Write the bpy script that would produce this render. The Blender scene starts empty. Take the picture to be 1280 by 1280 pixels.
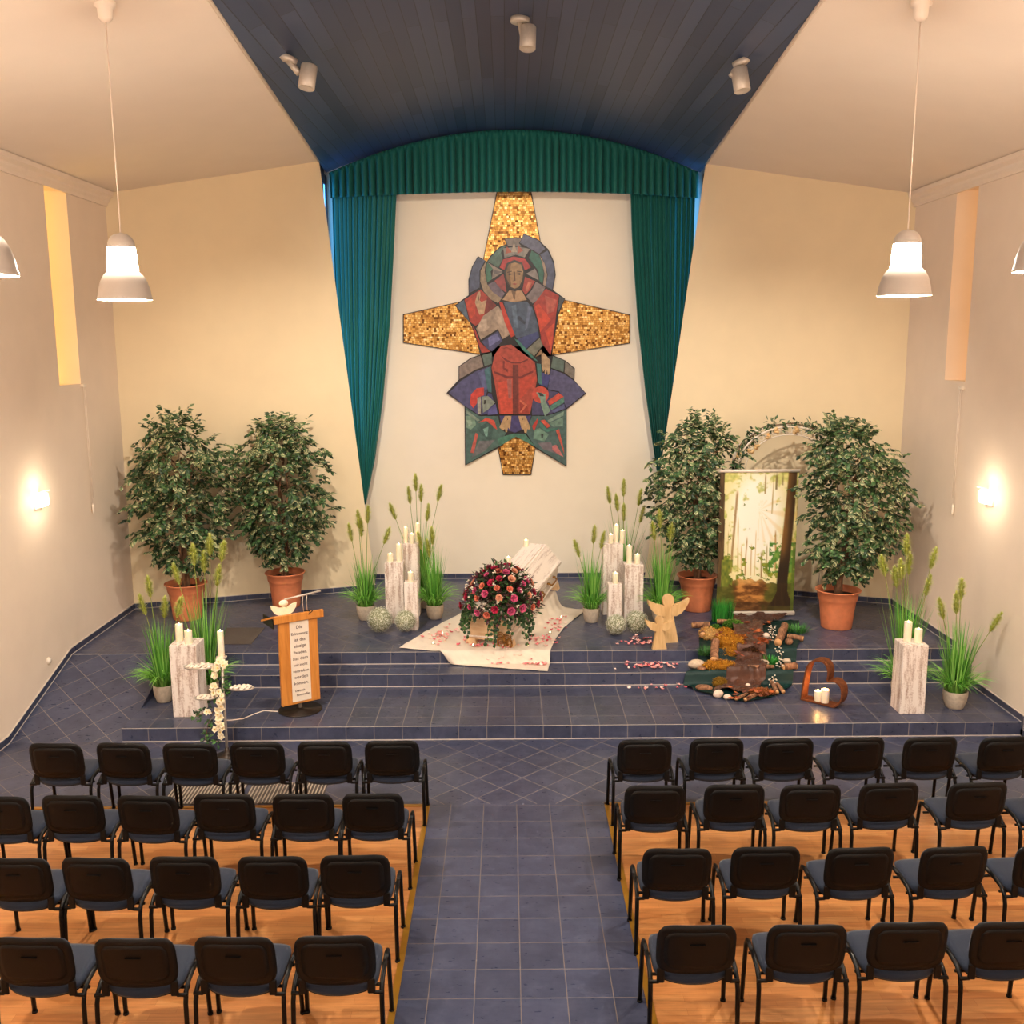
import bpy, math, random
from mathutils import Vector, Matrix
C = bpy.context.scene.collection
PI = math.pi
rnd = random.Random(7)

# ---------------------------------------------------------------- camera solve (pixels of the 1280 frame -> rays)
FPX, PIT, YAW, ROLL, HC, SH = 1240.15, .169532, -.0045798, .00569575, 4.1311, .1513
T1, T2, T3 = SH, 2*SH, 3*SH            # heights of the three stage levels
def ray(x, y):
    u = (x-640)/FPX; v = (y-640)/FPX
    u, v = u*math.cos(ROLL)-v*math.sin(ROLL), u*math.sin(ROLL)+v*math.cos(ROLL)
    c, s = math.cos(PIT), math.sin(PIT)
    Y = c-v*s; Z = -s-v*c
    return Vector((u*math.cos(YAW)-Y*math.sin(YAW), u*math.sin(YAW)+Y*math.cos(YAW), Z))
CAM = Vector((0, 0, HC))
def atz(x, y, z=0.):
    r = ray(x, y); return CAM + r*((z-HC)/r.z)
def aty(x, y, Y):
    r = ray(x, y); return CAM + r*(Y/r.y)
def atx(x, y, X):
    r = ray(x, y); return CAM + r*(X/r.x)

def lin(c):
    c = c/255.
    return c/12.92 if c <= .04045 else ((c+.055)/1.055)**2.4
def S(r, g, b, a=1.): return (lin(r), lin(g), lin(b), a)

# ---------------------------------------------------------------- materials
def new_mat(name):
    m = bpy.data.materials.new(name); m.use_nodes = True
    nt = m.node_tree; b = nt.nodes['Principled BSDF']
    return m, nt, b
def N(nt, t, **kw):
    n = nt.nodes.new(t)
    for k, v in kw.items():
        if hasattr(n, k): setattr(n, k, v)
    return n
def L(nt, a, b): nt.links.new(a, b)
def ramp(nt, fac, stops):
    r = N(nt, 'ShaderNodeValToRGB')
    el = r.color_ramp.elements
    el[0].position, el[0].color = stops[0]
    el[1].position, el[1].color = stops[-1]
    for p, c in stops[1:-1]:
        e = el.new(p); e.color = c
    L(nt, fac, r.inputs[0]); return r.outputs[0]
def math_n(nt, op, a, b=None):
    n = N(nt, 'ShaderNodeMath', operation=op)
    for i, q in enumerate((a, b)):
        if q is None: continue
        if isinstance(q, (int, float)): n.inputs[i].default_value = q
        else: L(nt, q, n.inputs[i])
    return n.outputs[0]
def mixc(nt, fac, a, b, mode='MIX'):
    n = N(nt, 'ShaderNodeMix', data_type='RGBA', blend_type=mode)
    for i, q in ((0, fac), (6, a), (7, b)):
        if isinstance(q, (int, float)): n.inputs[i].default_value = q
        elif isinstance(q, tuple): n.inputs[i].default_value = q
        else: L(nt, q, n.inputs[i])
    return n.outputs[2]
def plain(name, col, rough=.6, metal=0., var=.12, scale=9., bump=0., spec=.5, sheen=0., stretch=(1,1,1), emit=0., ecol=None, trans=0.):
    m, nt, b = new_mat(name)
    tc = N(nt, 'ShaderNodeTexCoord'); mp = N(nt, 'ShaderNodeMapping'); mp.inputs['Scale'].default_value = stretch
    L(nt, tc.outputs['Object'], mp.inputs[0])
    nz = N(nt, 'ShaderNodeTexNoise'); nz.inputs['Scale'].default_value = scale; nz.inputs['Detail'].default_value = 5
    L(nt, mp.outputs[0], nz.inputs['Vector'])
    lo = tuple(max(0, q*(1-var)) for q in col[:3])+(1,); hi = tuple(min(1, q*(1+var)) for q in col[:3])+(1,)
    L(nt, ramp(nt, nz.outputs['Fac'], [(.3, lo), (.7, hi)]), b.inputs['Base Color'])
    b.inputs['Roughness'].default_value = rough; b.inputs['Metallic'].default_value = metal
    b.inputs['Specular IOR Level'].default_value = spec
    if sheen: b.inputs['Sheen Weight'].default_value = sheen
    if bump:
        bp = N(nt, 'ShaderNodeBump'); bp.inputs['Strength'].default_value = bump; bp.inputs['Distance'].default_value = .01
        L(nt, nz.outputs['Fac'], bp.inputs['Height']); L(nt, bp.outputs[0], b.inputs['Normal'])
    if emit:
        b.inputs['Emission Color'].default_value = ecol or col; b.inputs['Emission Strength'].default_value = emit
    if trans: b.inputs['Transmission Weight'].default_value = trans
    return m
def attr_mat(name, rough=.6, spec=.4, gain=1., noise=0., nscale=20., trans=0.):
    """colour from the mesh's own 'Col' attribute (printed, painted or leaf colours)"""
    m, nt, b = new_mat(name)
    a = N(nt, 'ShaderNodeAttribute', attribute_name='Col')
    c = a.outputs['Color']
    if noise:
        tc = N(nt, 'ShaderNodeTexCoord'); nz = N(nt, 'ShaderNodeTexNoise'); nz.inputs['Scale'].default_value = nscale; nz.inputs['Detail'].default_value = 6
        L(nt, tc.outputs['Object'], nz.inputs['Vector'])
        f = ramp(nt, nz.outputs['Fac'], [(.3, (1-noise,)*3+(1,)), (.7, (1+noise,)*3+(1,))])
        c = mixc(nt, 1., c, f, 'MULTIPLY')
    if gain != 1: c = mixc(nt, 1., c, (gain, gain, gain, 1), 'MULTIPLY')
    L(nt, c, b.inputs['Base Color'])
    b.inputs['Roughness'].default_value = rough; b.inputs['Specular IOR Level'].default_value = spec
    return m
def tile_mat(name, kind):
    m, nt, b = new_mat(name)
    tc = N(nt, 'ShaderNodeTexCoord'); mp = N(nt, 'ShaderNodeMapping', vector_type='POINT')
    L(nt, tc.outputs['Object'], mp.inputs[0])
    if kind == 'diag':
        mp.inputs['Rotation'].default_value = (0, 0, PI/4)
        mp.inputs['Location'].default_value = (.02, .1, 0)
    else: mp.inputs['Location'].default_value = (-.065+.297*20, -5.722+.297*40, 0)
    sp = N(nt, 'ShaderNodeSeparateXYZ'); L(nt, mp.outputs[0], sp.inputs[0])
    size = .297; wdt = .0085
    dist = []; cells = []
    for ax in ((0,) if kind == 'riser' else (0, 1)):
        q = math_n(nt, 'DIVIDE', sp.outputs[ax], size)
        fr = math_n(nt, 'FRACT', q); cells.append(math_n(nt, 'FLOOR', q))
        dist.append(math_n(nt, 'ABSOLUTE', math_n(nt, 'SUBTRACT', fr, .5)))
    d = dist[0] if len(dist) == 1 else math_n(nt, 'MAXIMUM', dist[0], dist[1])
    g = N(nt, 'ShaderNodeMapRange', interpolation_type='SMOOTHSTEP'); g.inputs[1].default_value = .5-wdt*1.3; g.inputs[2].default_value = .5-wdt*.7
    L(nt, d, g.inputs[0]); grout = g.outputs[0]
    cx = N(nt, 'ShaderNodeCombineXYZ'); L(nt, cells[0], cx.inputs[0])
    if len(cells) > 1: L(nt, cells[1], cx.inputs[1])
    wn = N(nt, 'ShaderNodeTexWhiteNoise', noise_dimensions='3D'); L(nt, cx.outputs[0], wn.inputs['Vector'])
    nz = N(nt, 'ShaderNodeTexNoise'); nz.inputs['Scale'].default_value = 5.; nz.inputs['Detail'].default_value = 8; nz.inputs['Roughness'].default_value = .7
    L(nt, tc.outputs['Object'], nz.inputs['Vector'])
    mp2 = N(nt, 'ShaderNodeMapping'); mp2.inputs['Scale'].default_value = (14, 40, 14); L(nt, tc.outputs['Object'], mp2.inputs[0])
    nz2 = N(nt, 'ShaderNodeTexNoise'); nz2.inputs['Scale'].default_value = 1.; nz2.inputs['Detail'].default_value = 6; L(nt, mp2.outputs[0], nz2.inputs['Vector'])
    f = math_n(nt, 'ADD', math_n(nt, 'MULTIPLY', nz.outputs['Fac'], .75), math_n(nt, 'MULTIPLY', nz2.outputs['Fac'], .25))
    col = ramp(nt, f, [(.30, TILE[0]), (.5, TILE[1]), (.70, TILE[2])])
    br = math_n(nt, 'ADD', math_n(nt, 'MULTIPLY', wn.outputs['Value'], .22), .89)
    cb = N(nt, 'ShaderNodeCombineXYZ')
    for i in range(3): L(nt, br, cb.inputs[i])
    col = mixc(nt, 1., col, cb.outputs[0], 'MULTIPLY')
    L(nt, mixc(nt, grout, col, S(120,107,98) if kind == 'straight' else GROUT), b.inputs['Base Color'])
    rr = ramp(nt, nz2.outputs['Fac'], [(.3, (.26,)*3+(1,)), (.7, (.42,)*3+(1,))])
    rg = N(nt, 'ShaderNodeMix', data_type='RGBA'); L(nt, grout, rg.inputs[0]); L(nt, rr, rg.inputs[6]); rg.inputs[7].default_value = (.85,)*3+(1,)
    L(nt, rg.outputs[2], b.inputs['Roughness'])
    bp = N(nt, 'ShaderNodeBump'); bp.inputs['Strength'].default_value = .18; bp.inputs['Distance'].default_value = .004
    L(nt, math_n(nt, 'SUBTRACT', math_n(nt, 'MULTIPLY', nz2.outputs['Fac'], .5), grout), bp.inputs['Height']); L(nt, bp.outputs[0], b.inputs['Normal'])
    return m
TILE = [S(50,55,76), S(64,69,92), S(80,84,106)]
GROUT = S(150,138,128)
def laminate():
    m, nt, b = new_mat('oak_laminate')
    tc = N(nt, 'ShaderNodeTexCoord')
    br = N(nt, 'ShaderNodeTexBrick'); br.offset = .37; br.offset_frequency = 2
    for k, v in (('Scale', 1.), ('Mortar Size', .0012), ('Brick Width', .42), ('Row Height', .066), ('Mortar Smooth', .3), ('Bias', 0.)): br.inputs[k].default_value = v
    br.inputs['Color1'].default_value = S(200,140,84); br.inputs['Color2'].default_value = S(182,118,66); br.inputs['Mortar'].default_value = S(165,102,52)
    L(nt, tc.outputs['Object'], br.inputs['Vector'])
    mp = N(nt, 'ShaderNodeMapping'); mp.inputs['Scale'].default_value = (2.2, 26, 1); L(nt, tc.outputs['Object'], mp.inputs[0])
    nz = N(nt, 'ShaderNodeTexNoise'); nz.inputs['Scale'].default_value = 1.6; nz.inputs['Detail'].default_value = 7; nz.inputs['Distortion'].default_value = .6; L(nt, mp.outputs[0], nz.inputs['Vector'])
    f = ramp(nt, nz.outputs['Fac'], [(.3, (.78,.74,.7,1)), (.7, (1.12,1.1,1.06,1))])
    L(nt, mixc(nt, 1., br.outputs['Color'], f, 'MULTIPLY'), b.inputs['Base Color'])
    b.inputs['Roughness'].default_value = .33
    return m
def wood(name, c0, c1, scale=(30,30,2.2), rough=.5, bump=.08):
    m, nt, b = new_mat(name)
    tc = N(nt, 'ShaderNodeTexCoord'); mp = N(nt, 'ShaderNodeMapping'); mp.inputs['Scale'].default_value = scale
    L(nt, tc.outputs['Object'], mp.inputs[0])
    nz = N(nt, 'ShaderNodeTexNoise'); nz.inputs['Scale'].default_value = 1.; nz.inputs['Detail'].default_value = 6; nz.inputs['Distortion'].default_value = .8
    L(nt, mp.outputs[0], nz.inputs['Vector'])
    L(nt, ramp(nt, nz.outputs['Fac'], [(.32, c0), (.68, c1)]), b.inputs['Base Color'])
    b.inputs['Roughness'].default_value = rough
    bp = N(nt, 'ShaderNodeBump'); bp.inputs['Strength'].default_value = bump; bp.inputs['Distance'].default_value = .01
    L(nt, nz.outputs['Fac'], bp.inputs['Height']); L(nt, bp.outputs[0], b.inputs['Normal'])
    return m
def whitewash(name, c_white=S(240,228,218), c_brown=S(160,130,112), thr=.47, scl=(22,22,2.6)):
    m, nt, b = new_mat(name)
    tc = N(nt, 'ShaderNodeTexCoord'); mp = N(nt, 'ShaderNodeMapping'); mp.inputs['Scale'].default_value = scl
    L(nt, tc.outputs['Object'], mp.inputs[0])
    nz = N(nt, 'ShaderNodeTexNoise'); nz.inputs['Scale'].default_value = 1.; nz.inputs['Detail'].default_value = 9; nz.inputs['Roughness'].default_value = .68
    L(nt, mp.outputs[0], nz.inputs['Vector'])
    n2 = N(nt, 'ShaderNodeTexNoise'); n2.inputs['Scale'].default_value = 60.; n2.inputs['Detail'].default_value = 4; L(nt, tc.outputs['Object'], n2.inputs['Vector'])
    f = math_n(nt, 'ADD', math_n(nt, 'MULTIPLY', nz.outputs['Fac'], .75), math_n(nt, 'MULTIPLY', n2.outputs['Fac'], .25))
    L(nt, ramp(nt, f, [(thr-.12, c_brown), (thr-.02, S(205,184,170)), (thr+.06, c_white)]), b.inputs['Base Color'])
    b.inputs['Roughness'].default_value = .75
    bp = N(nt, 'ShaderNodeBump'); bp.inputs['Strength'].default_value = .2; bp.inputs['Distance'].default_value = .01
    L(nt, f, bp.inputs['Height']); L(nt, bp.outputs[0], b.inputs['Normal'])
    return m
def gold_mosaic():
    m, nt, b = new_mat('gold_mosaic')
    tc = N(nt, 'ShaderNodeTexCoord'); sp = N(nt, 'ShaderNodeSeparateXYZ'); L(nt, tc.outputs['Object'], sp.inputs[0])
    cb = N(nt, 'ShaderNodeCombineXYZ'); L(nt, sp.outputs[0], cb.inputs[0]); L(nt, sp.outputs[2], cb.inputs[1])
    br = N(nt, 'ShaderNodeTexBrick'); br.offset = .43; br.squash = .7; br.squash_frequency = 3
    for k, v in (('Scale', 1.), ('Mortar Size', .002), ('Brick Width', .040), ('Row Height', .032), ('Bias', 0.)): br.inputs[k].default_value = v
    br.inputs['Color1'].default_value = (0,0,0,1); br.inputs['Color2'].default_value = (1,1,1,1); br.inputs['Mortar'].default_value = (.08,.08,.08,1)
    L(nt, cb.outputs[0], br.inputs['Vector'])
    col = ramp(nt, br.outputs['Color'], [(.0, S(92,56,24)), (.10, S(130,86,38)), (.2, S(176,126,60)), (.6, S(202,152,80)), (.9, S(226,184,112)), (1., S(240,208,150))])
    L(nt, col, b.inputs['Base Color'])
    b.inputs['Metallic'].default_value = .75; b.inputs['Roughness'].default_value = .42
    wn = N(nt, 'ShaderNodeTexWhiteNoise', noise_dimensions='3D'); L(nt, br.outputs['Color'], wn.inputs['Vector'])
    sc = N(nt, 'ShaderNodeVectorMath', operation='SUBTRACT'); L(nt, wn.outputs['Color'], sc.inputs[0]); sc.inputs[1].default_value = (.5,.5,.5)
    ml = N(nt, 'ShaderNodeVectorMath', operation='SCALE'); L(nt, sc.outputs[0], ml.inputs[0]); ml.inputs['Scale'].default_value = .24
    ge = N(nt, 'ShaderNodeNewGeometry'); ad = N(nt, 'ShaderNodeVectorMath', operation='ADD'); L(nt, ge.outputs['Normal'], ad.inputs[0]); L(nt, ml.outputs[0], ad.inputs[1])
    no = N(nt, 'ShaderNodeVectorMath', operation='NORMALIZE'); L(nt, ad.outputs[0], no.inputs[0]); L(nt, no.outputs[0], b.inputs['Normal'])
    return m
def planks():
    m, nt, b = new_mat('navy_plank_ceiling')
    tc = N(nt, 'ShaderNodeTexCoord'); sp = N(nt, 'ShaderNodeSeparateXYZ'); L(nt, tc.outputs['Object'], sp.inputs[0])
    cb = N(nt, 'ShaderNodeCombineXYZ'); L(nt, sp.outputs[1], cb.inputs[0]); L(nt, sp.outputs[0], cb.inputs[1])
    br = N(nt, 'ShaderNodeTexBrick'); br.offset = .37
    for k, v in (('Scale', 1.), ('Mortar Size', .004), ('Brick Width', 3.4), ('Row Height', .135), ('Mortar Smooth', .2)): br.inputs[k].default_value = v
    br.inputs['Color1'].default_value = S(40,54,84); br.inputs['Color2'].default_value = S(62,76,106); br.inputs['Mortar'].default_value = S(24,30,44)
    L(nt, cb.outputs[0], br.inputs['Vector'])
    L(nt, br.outputs['Color'], b.inputs['Base Color']); b.inputs['Roughness'].default_value = .42
    bp = N(nt, 'ShaderNodeBump'); bp.inputs['Strength'].default_value = .3; bp.inputs['Distance'].default_value = .006; bp.invert = True
    L(nt, br.outputs['Fac'], bp.inputs['Height']); L(nt, bp.outputs[0], b.inputs['Normal'])
    return m
def fabric(name, col, rough=.75, weave=220., sheen=.25, var=.1):
    m = plain(name, col, rough=rough, var=var, scale=weave, bump=.12, sheen=sheen, spec=.25); return m
def emis(name, col, strength):
    m, nt, b = new_mat(name)
    b.inputs['Base Color'].default_value = col; b.inputs['Emission Color'].default_value = col; b.inputs['Emission Strength'].default_value = strength
    return m
# ---------------------------------------------------------------- mesh builder
class MB:
    def __init__(s): s.v = []; s.f = []; s.m = []; s.c = []; s.sm = []
    def add(s, vs, fs, mi=0, cols=None, smooth=False):
        o = len(s.v); s.v.extend([tuple(p) for p in vs])
        for f in fs: s.f.append(tuple(i+o for i in f)); s.m.append(mi); s.sm.append(smooth)
        s.c.extend(cols if cols else [(1,1,1,1)]*len(vs))
        return s
    def box(s, cx, cy, cz, sx, sy, sz, mi=0, rz=0., bev=0.):
        if bev > 0:
            b = min(bev, sx*.45, sy*.45, sz*.45); vs = []; hx, hy, hz = sx/2, sy/2, sz/2
            for (z, i) in ((-hz, b), (-hz+b, 0), (hz-b, 0), (hz, b)):
                for (x, y) in ((-hx+b, -hy+i), (hx-b, -hy+i), (hx-i, -hy+b), (hx-i, hy-b), (hx-b, hy-i), (-hx+b, hy-i), (-hx+i, hy-b), (-hx+i, -hy+b)):
                    vs.append((x, y, z))
            fs = [tuple(range(7, -1, -1)), tuple(range(24, 32))]
            for k in range(3):
                for j in range(8): fs.append((k*8+j, k*8+(j+1) % 8, k*8+8+(j+1) % 8, k*8+8+j))
        else:
            hx, hy, hz = sx/2, sy/2, sz/2
            vs = [(-hx,-hy,-hz),(hx,-hy,-hz),(hx,hy,-hz),(-hx,hy,-hz),(-hx,-hy,hz),(hx,-hy,hz),(hx,hy,hz),(-hx,hy,hz)]
            fs = [(3,2,1,0),(4,5,6,7),(0,1,5,4),(1,2,6,5),(2,3,7,6),(3,0,4,7)]
        c, n = math.cos(rz), math.sin(rz)
        s.add([(cx+x*c-y*n, cy+x*n+y*c, cz+z) for x, y, z in vs], fs, mi); return s
    def tube(s, pts, r, n=8, mi=0, cap=True, flat=1., cols=None):
        pts = [Vector(p) for p in pts]; k = len(pts)
        rs = r if isinstance(r, (list, tuple)) else [r]*k
        up = None; vs = []; cc = []
        for i, p in enumerate(pts):
            t = (pts[min(i+1, k-1)]-pts[max(i-1, 0)])
            if t.length < 1e-9: t = Vector((0,0,1))
            t.normalize()
            if up is None:
                up = Vector((0,0,1)) if abs(t.z) < .9 else Vector((0,1,0))
            u = (up-t*up.dot(t)); u.normalize(); w = t.cross(u); up = u
            for j in range(n):
                a = 2*PI*j/n
                vs.append(p+u*(math.cos(a)*rs[i])+w*(math.sin(a)*rs[i]*flat))
                if cols: cc.append(cols[i])
        fs = [(i*n+j, i*n+(j+1) % n, (i+1)*n+(j+1) % n, (i+1)*n+j) for i in range(k-1) for j in range(n)]
        if cap: fs += [tuple(range(n-1, -1, -1)), tuple(range((k-1)*n, k*n))]
        s.add(vs, fs, mi, cc or None, True); return s
    def lathe(s, prof, n=24, c=(0,0,0), mi=0, capb=True, capt=True, sx=1., sy=1., smooth=True):
        vs = []
        for r, z in prof:
            for j in range(n):
                a = 2*PI*j/n; vs.append((c[0]+math.cos(a)*r*sx, c[1]+math.sin(a)*r*sy, c[2]+z))
        k = len(prof)
        fs = [(i*n+j, i*n+(j+1) % n, (i+1)*n+(j+1) % n, (i+1)*n+j) for i in range(k-1) for j in range(n)]
        if capb: fs.append(tuple(range(n-1, -1, -1)))
        if capt: fs.append(tuple(range((k-1)*n, k*n)))
        s.add(vs, fs, mi, None, smooth); return s
    def ball(s, c, r, n=12, m=8, mi=0, jit=0., rg=None, col=None, rot=None):
        """ellipsoid with optional lumpiness; r = (rx, ry, rz)"""
        vs = [(0,0,-1)]
        for i in range(1, m):
            a = -PI/2+PI*i/m
            for j in range(n):
                q = 2*PI*j/n; vs.append((math.cos(a)*math.cos(q), math.cos(a)*math.sin(q), math.sin(a)))
        vs.append((0,0,1)); out = []
        for p in vs:
            k = 1+(rg.uniform(-jit, jit) if jit else 0)
            v = Vector((p[0]*r[0]*k, p[1]*r[1]*k, p[2]*r[2]*k))
            if rot is not None: v = rot @ v
            out.append((c[0]+v.x, c[1]+v.y, c[2]+v.z))
        fs = [(0, 1+(j+1) % n, 1+j) for j in range(n)]
        for i in range(m-2):
            for j in range(n): fs.append((1+i*n+j, 1+i*n+(j+1) % n, 1+(i+1)*n+(j+1) % n, 1+(i+1)*n+j))
        e = len(vs)-1; b = 1+(m-2)*n
        fs += [(b+j, b+(j+1) % n, e) for j in range(n)]
        s.add(out, fs, mi, [col]*len(out) if col else None, True); return s
    def grid(s, nu, nv, fn, mi=0, colfn=None, smooth=True):
        vs = []; cc = []
        for j in range(nv+1):
            for i in range(nu+1):
                vs.append(fn(i/nu, j/nv))
                if colfn: cc.append(colfn(i/nu, j/nv))
        w = nu+1
        s.add(vs, [(j*w+i, j*w+i+1, (j+1)*w+i+1, (j+1)*w+i) for j in range(nv) for i in range(nu)], mi, cc or None, smooth); return s
    def prism(s, poly, off, mi=0, col=None):
        """polygon (3D points) extruded by the vector off"""
        n = len(poly); off = Vector(off)
        a = [Vector(p) for p in poly]; b = [p+off for p in a]
        nr = Vector((0,0,0))
        for i in range(n): nr += a[i].cross(a[(i+1) % n])
        flip = nr.dot(off) > 0
        fs = [tuple(range(n)), tuple(range(2*n-1, n-1, -1))] + [(i, n+i, n+(i+1) % n, (i+1) % n) for i in range(n)]
        if flip: fs = [tuple(reversed(f)) for f in fs]
        s.add(a+b, fs, mi, [col]*(2*n) if col else None); return s
    def quad(s, a, b, c, d, mi=0): s.add([a,b,c,d], [(0,1,2,3)], mi); return s
    def mesh(s, name, mats, col=False):
        me = bpy.data.meshes.new(name); me.from_pydata(s.v, [], s.f)
        for m in (mats if isinstance(mats, (list, tuple)) else [mats]): me.materials.append(m)
        me.polygons.foreach_set('material_index', s.m); me.polygons.foreach_set('use_smooth', s.sm)
        if col:
            at = me.color_attributes.new('Col', 'FLOAT_COLOR', 'POINT')
            at.data.foreach_set('color', [q for c in s.c for q in c])
        me.update(); return me
    def build(s, name, mats, parent=None, loc=None, col=False, rz=0.):
        o = bpy.data.objects.new(name, s.mesh(name, mats, col)); C.objects.link(o)
        if parent: o.parent = parent
        if loc is not None: o.location = loc
        if rz: o.rotation_euler = (0, 0, rz)
        return o
def tag(o, label=None, cat=None, group=None, kind=None):
    if label: o['label'] = label
    if cat: o['category'] = cat
    if group: o['group'] = group
    if kind: o['kind'] = kind
    return o
def thing(name, label, cat, loc=(0,0,0), rz=0., group=None):
    o = bpy.data.objects.new(name, None); o.empty_display_size = .1; C.objects.link(o)
    o.location = loc; o.rotation_euler = (0, 0, rz)
    return tag(o, label, cat, group)
def struct(o): o['kind'] = 'structure'; return o
def dup(root, loc, rz=None, label=None, group=None, scale=None):
    def cp(o, par):
        c = o.copy(); C.objects.link(c)
        if par: c.parent = par
        for ch in o.children: cp(ch, c)
        return c
    r = cp(root, None); r.location = loc
    if rz is not None: r.rotation_euler = (0, 0, rz)
    if label: r['label'] = label
    if group: r['group'] = group
    if scale: r.scale = scale
    return r
def smooth01(t): t = max(0., min(1., t)); return t*t*(3-2*t)
def shade(c, k): return (min(1, c[0]*k), min(1, c[1]*k), min(1, c[2]*k), 1)
def lerp(a, b, t): return tuple(a[i]+(b[i]-a[i])*t for i in range(len(a)))
# ---------------------------------------------------------------- shared materials
M = {}
M['wall_side'] = plain('plaster_cream', S(241,222,202), .85, var=.02, scale=3., bump=.03, spec=.2)
M['wall_panel'] = plain('plaster_ochre', S(238,218,182), .85, var=.02, scale=3., bump=.03, spec=.2)
M['wall_centre'] = plain('plaster_white', S(242,229,208), .85, var=.015, scale=3., bump=.02, spec=.2)
M['ceil'] = plain('ceiling_paint', S(237,222,206), .8, var=.015, scale=2., bump=.02, spec=.25)
M['cornice'] = plain('cornice_paint', S(240,222,204), .5, var=.02)
M['planks'] = planks()
M['tile'] = tile_mat('slate_tile_straight', 'straight'); M['tread'] = tile_mat('slate_tile_tread', 'tread'); M['diag'] = tile_mat('slate_tile_diagonal', 'diag'); M['riser'] = tile_mat('slate_tile_riser', 'riser')
M['groutline'] = plain('grout_line', S(205,192,182), .8, var=.05)
M['lam'] = laminate()
M['brass_trim'] = plain('golden_edge_strip', S(176,126,40), .35, metal=.5, var=.08)
M['white_enamel'] = plain('white_enamel', S(238,224,208), .3, var=.02)
M['metal'] = plain('brushed_metal', S(206,194,180), .38, metal=.35, var=.05, scale=40)
M['dark_metal'] = plain('dark_metal', S(60,52,46), .4, metal=.8, var=.1)
M['black'] = plain('black_paint', S(7,6,6), .35, var=.1, spec=.2)
M['glow'] = emis('lamp_glow', (1,.91,.78,1), 116.)
M['lamp_shade'] = plain('lamp_shade_enamel', S(196,184,172), .3, var=.02)
M['glow_in'] = emis('lamp_interior', (1,.88,.7,1), 3.)
M['sconce'] = emis('sconce_glass', (1,.86,.66,1), 6.)
M['flame'] = emis('candle_flame', (1,.76,.42,1), 5.)
M['wax'] = plain('ivory_wax', S(252,236,206), .5, var=.03, scale=20)
M['wax'].node_tree.nodes['Principled BSDF'].inputs['Subsurface Weight'].default_value = .4
M['wax'].node_tree.nodes['Principled BSDF'].inputs['Subsurface Radius'].default_value = (.04,.02,.01)
M['wick'] = plain('wick', S(40,30,24), .9)
M['terra'] = plain('terracotta', S(216,128,86), .5, var=.1, scale=12)
M['soil'] = plain('soil', S(62,44,32), .95, var=.3, scale=60, bump=.4)
M['bark'] = wood('bark_brown', S(86,58,40), S(150,110,78), (30,30,10), .85, .5)
M['leaf'] = attr_mat('ficus_leaf', .45, .4)
M['grass'] = attr_mat('grass_blade', .5, .35)
M['plume'] = attr_mat('seed_plume', .9, .1)
M['wash'] = whitewash('whitewashed_wood')
M['wicker'] = plain('woven_cement_pot', S(196,180,160), .8, var=.15, scale=30, bump=.3)
M['gyp'] = attr_mat('gypsophila', .9, .1)
M['gold'] = gold_mosaic()
M['mosaic'] = attr_mat('painted_enamel', .42, .5, gain=.74, noise=.3, nscale=16.)
M['mosaic_edge'] = plain('mosaic_lead', S(46,44,46), .5, metal=.3, var=.2)
M['curtain'] = fabric('teal_curtain', S(20,96,88), .6, 160., .05)
M['linen'] = fabric('ivory_linen', S(240,224,204), .85, 260., .2, .04)
M['coffin'] = whitewash('pale_coffin_wood', S(242,226,212), S(214,188,170), .42, (24,1.6,24))
M['coffin_end'] = wood('warm_coffin_wood', S(226,184,138), S(240,208,168), (8,8,26), .5, .05)
M['brass'] = plain('antique_brass', S(160,112,52), .4, metal=.7, var=.15)
M['angelwood'] = wood('light_wood', S(206,164,108), S(232,196,142), (14,14,3), .55, .05)
M['beech'] = wood('beech_veneer', S(196,120,46), S(222,146,66), (24,24,2.4), .42, .04)
M['rust'] = plain('rusty_steel', S(116,62,28), .75, metal=.35, var=.35, scale=24, bump=.3)
M['chairfab'] = fabric('navy_seat_fabric', S(30,38,54), .9, 240., .15)
M['shell'] = plain('black_plastic_shell', S(7,6,6), .55, var=.08, scale=30, spec=.22)
M['paint'] = attr_mat('printed_film', .5, .3)
M['glass_blue'] = emis('dusk_window', (.10,.42,1.,1), 3.)
M['glass_amber'] = emis('amber_window', (1.,.66,.16,1), .9); M['glass_amber_dim'] = emis('amber_window_dim', (1.,.58,.18,1), .28)
M['frame_wood'] = plain('dark_window_frame', S(58,38,32), .5, var=.1)
M['mat_grey'] = plain('slate_mat', S(88,78,70), .9, var=.15, scale=120, bump=.3)

# ---------------------------------------------------------------- room shell
XL, XR = -5.27, 5.42
YF = -3.4                                  # wall behind the gallery
ZLc, ZRc = 6.09, 6.03                      # where the sloped ceilings meet the side walls
PLc, PLt, PLb = (-5.27, 13.59), (-2.59, 14.42, 6.625), (-2.0, 14.62, T3)   # left back panel: corner, inner top, inner foot
PRc, PRt, PRb = (5.42, 13.57), (2.84, 14.64, 6.60), (2.10, 14.93, T3)
YN = 15.3                                  # niche wall
def edgeL(y): return -2.222-(y-8.04)*.0585
def edgeR(y): return 2.42+(y-8.08)*.0645
def zeL(y): return 6.688-(y-8.04)*.0105
def zeR(y): return 6.683-(y-8.08)*.0128
RISE = .56
def vault(t, y):
    x = edgeL(y)+(edgeR(y)-edgeL(y))*t; z = zeL(y)+(zeR(y)-zeL(y))*t
    return (x, y, z+RISE*(1-(2*t-1)**2))
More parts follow.
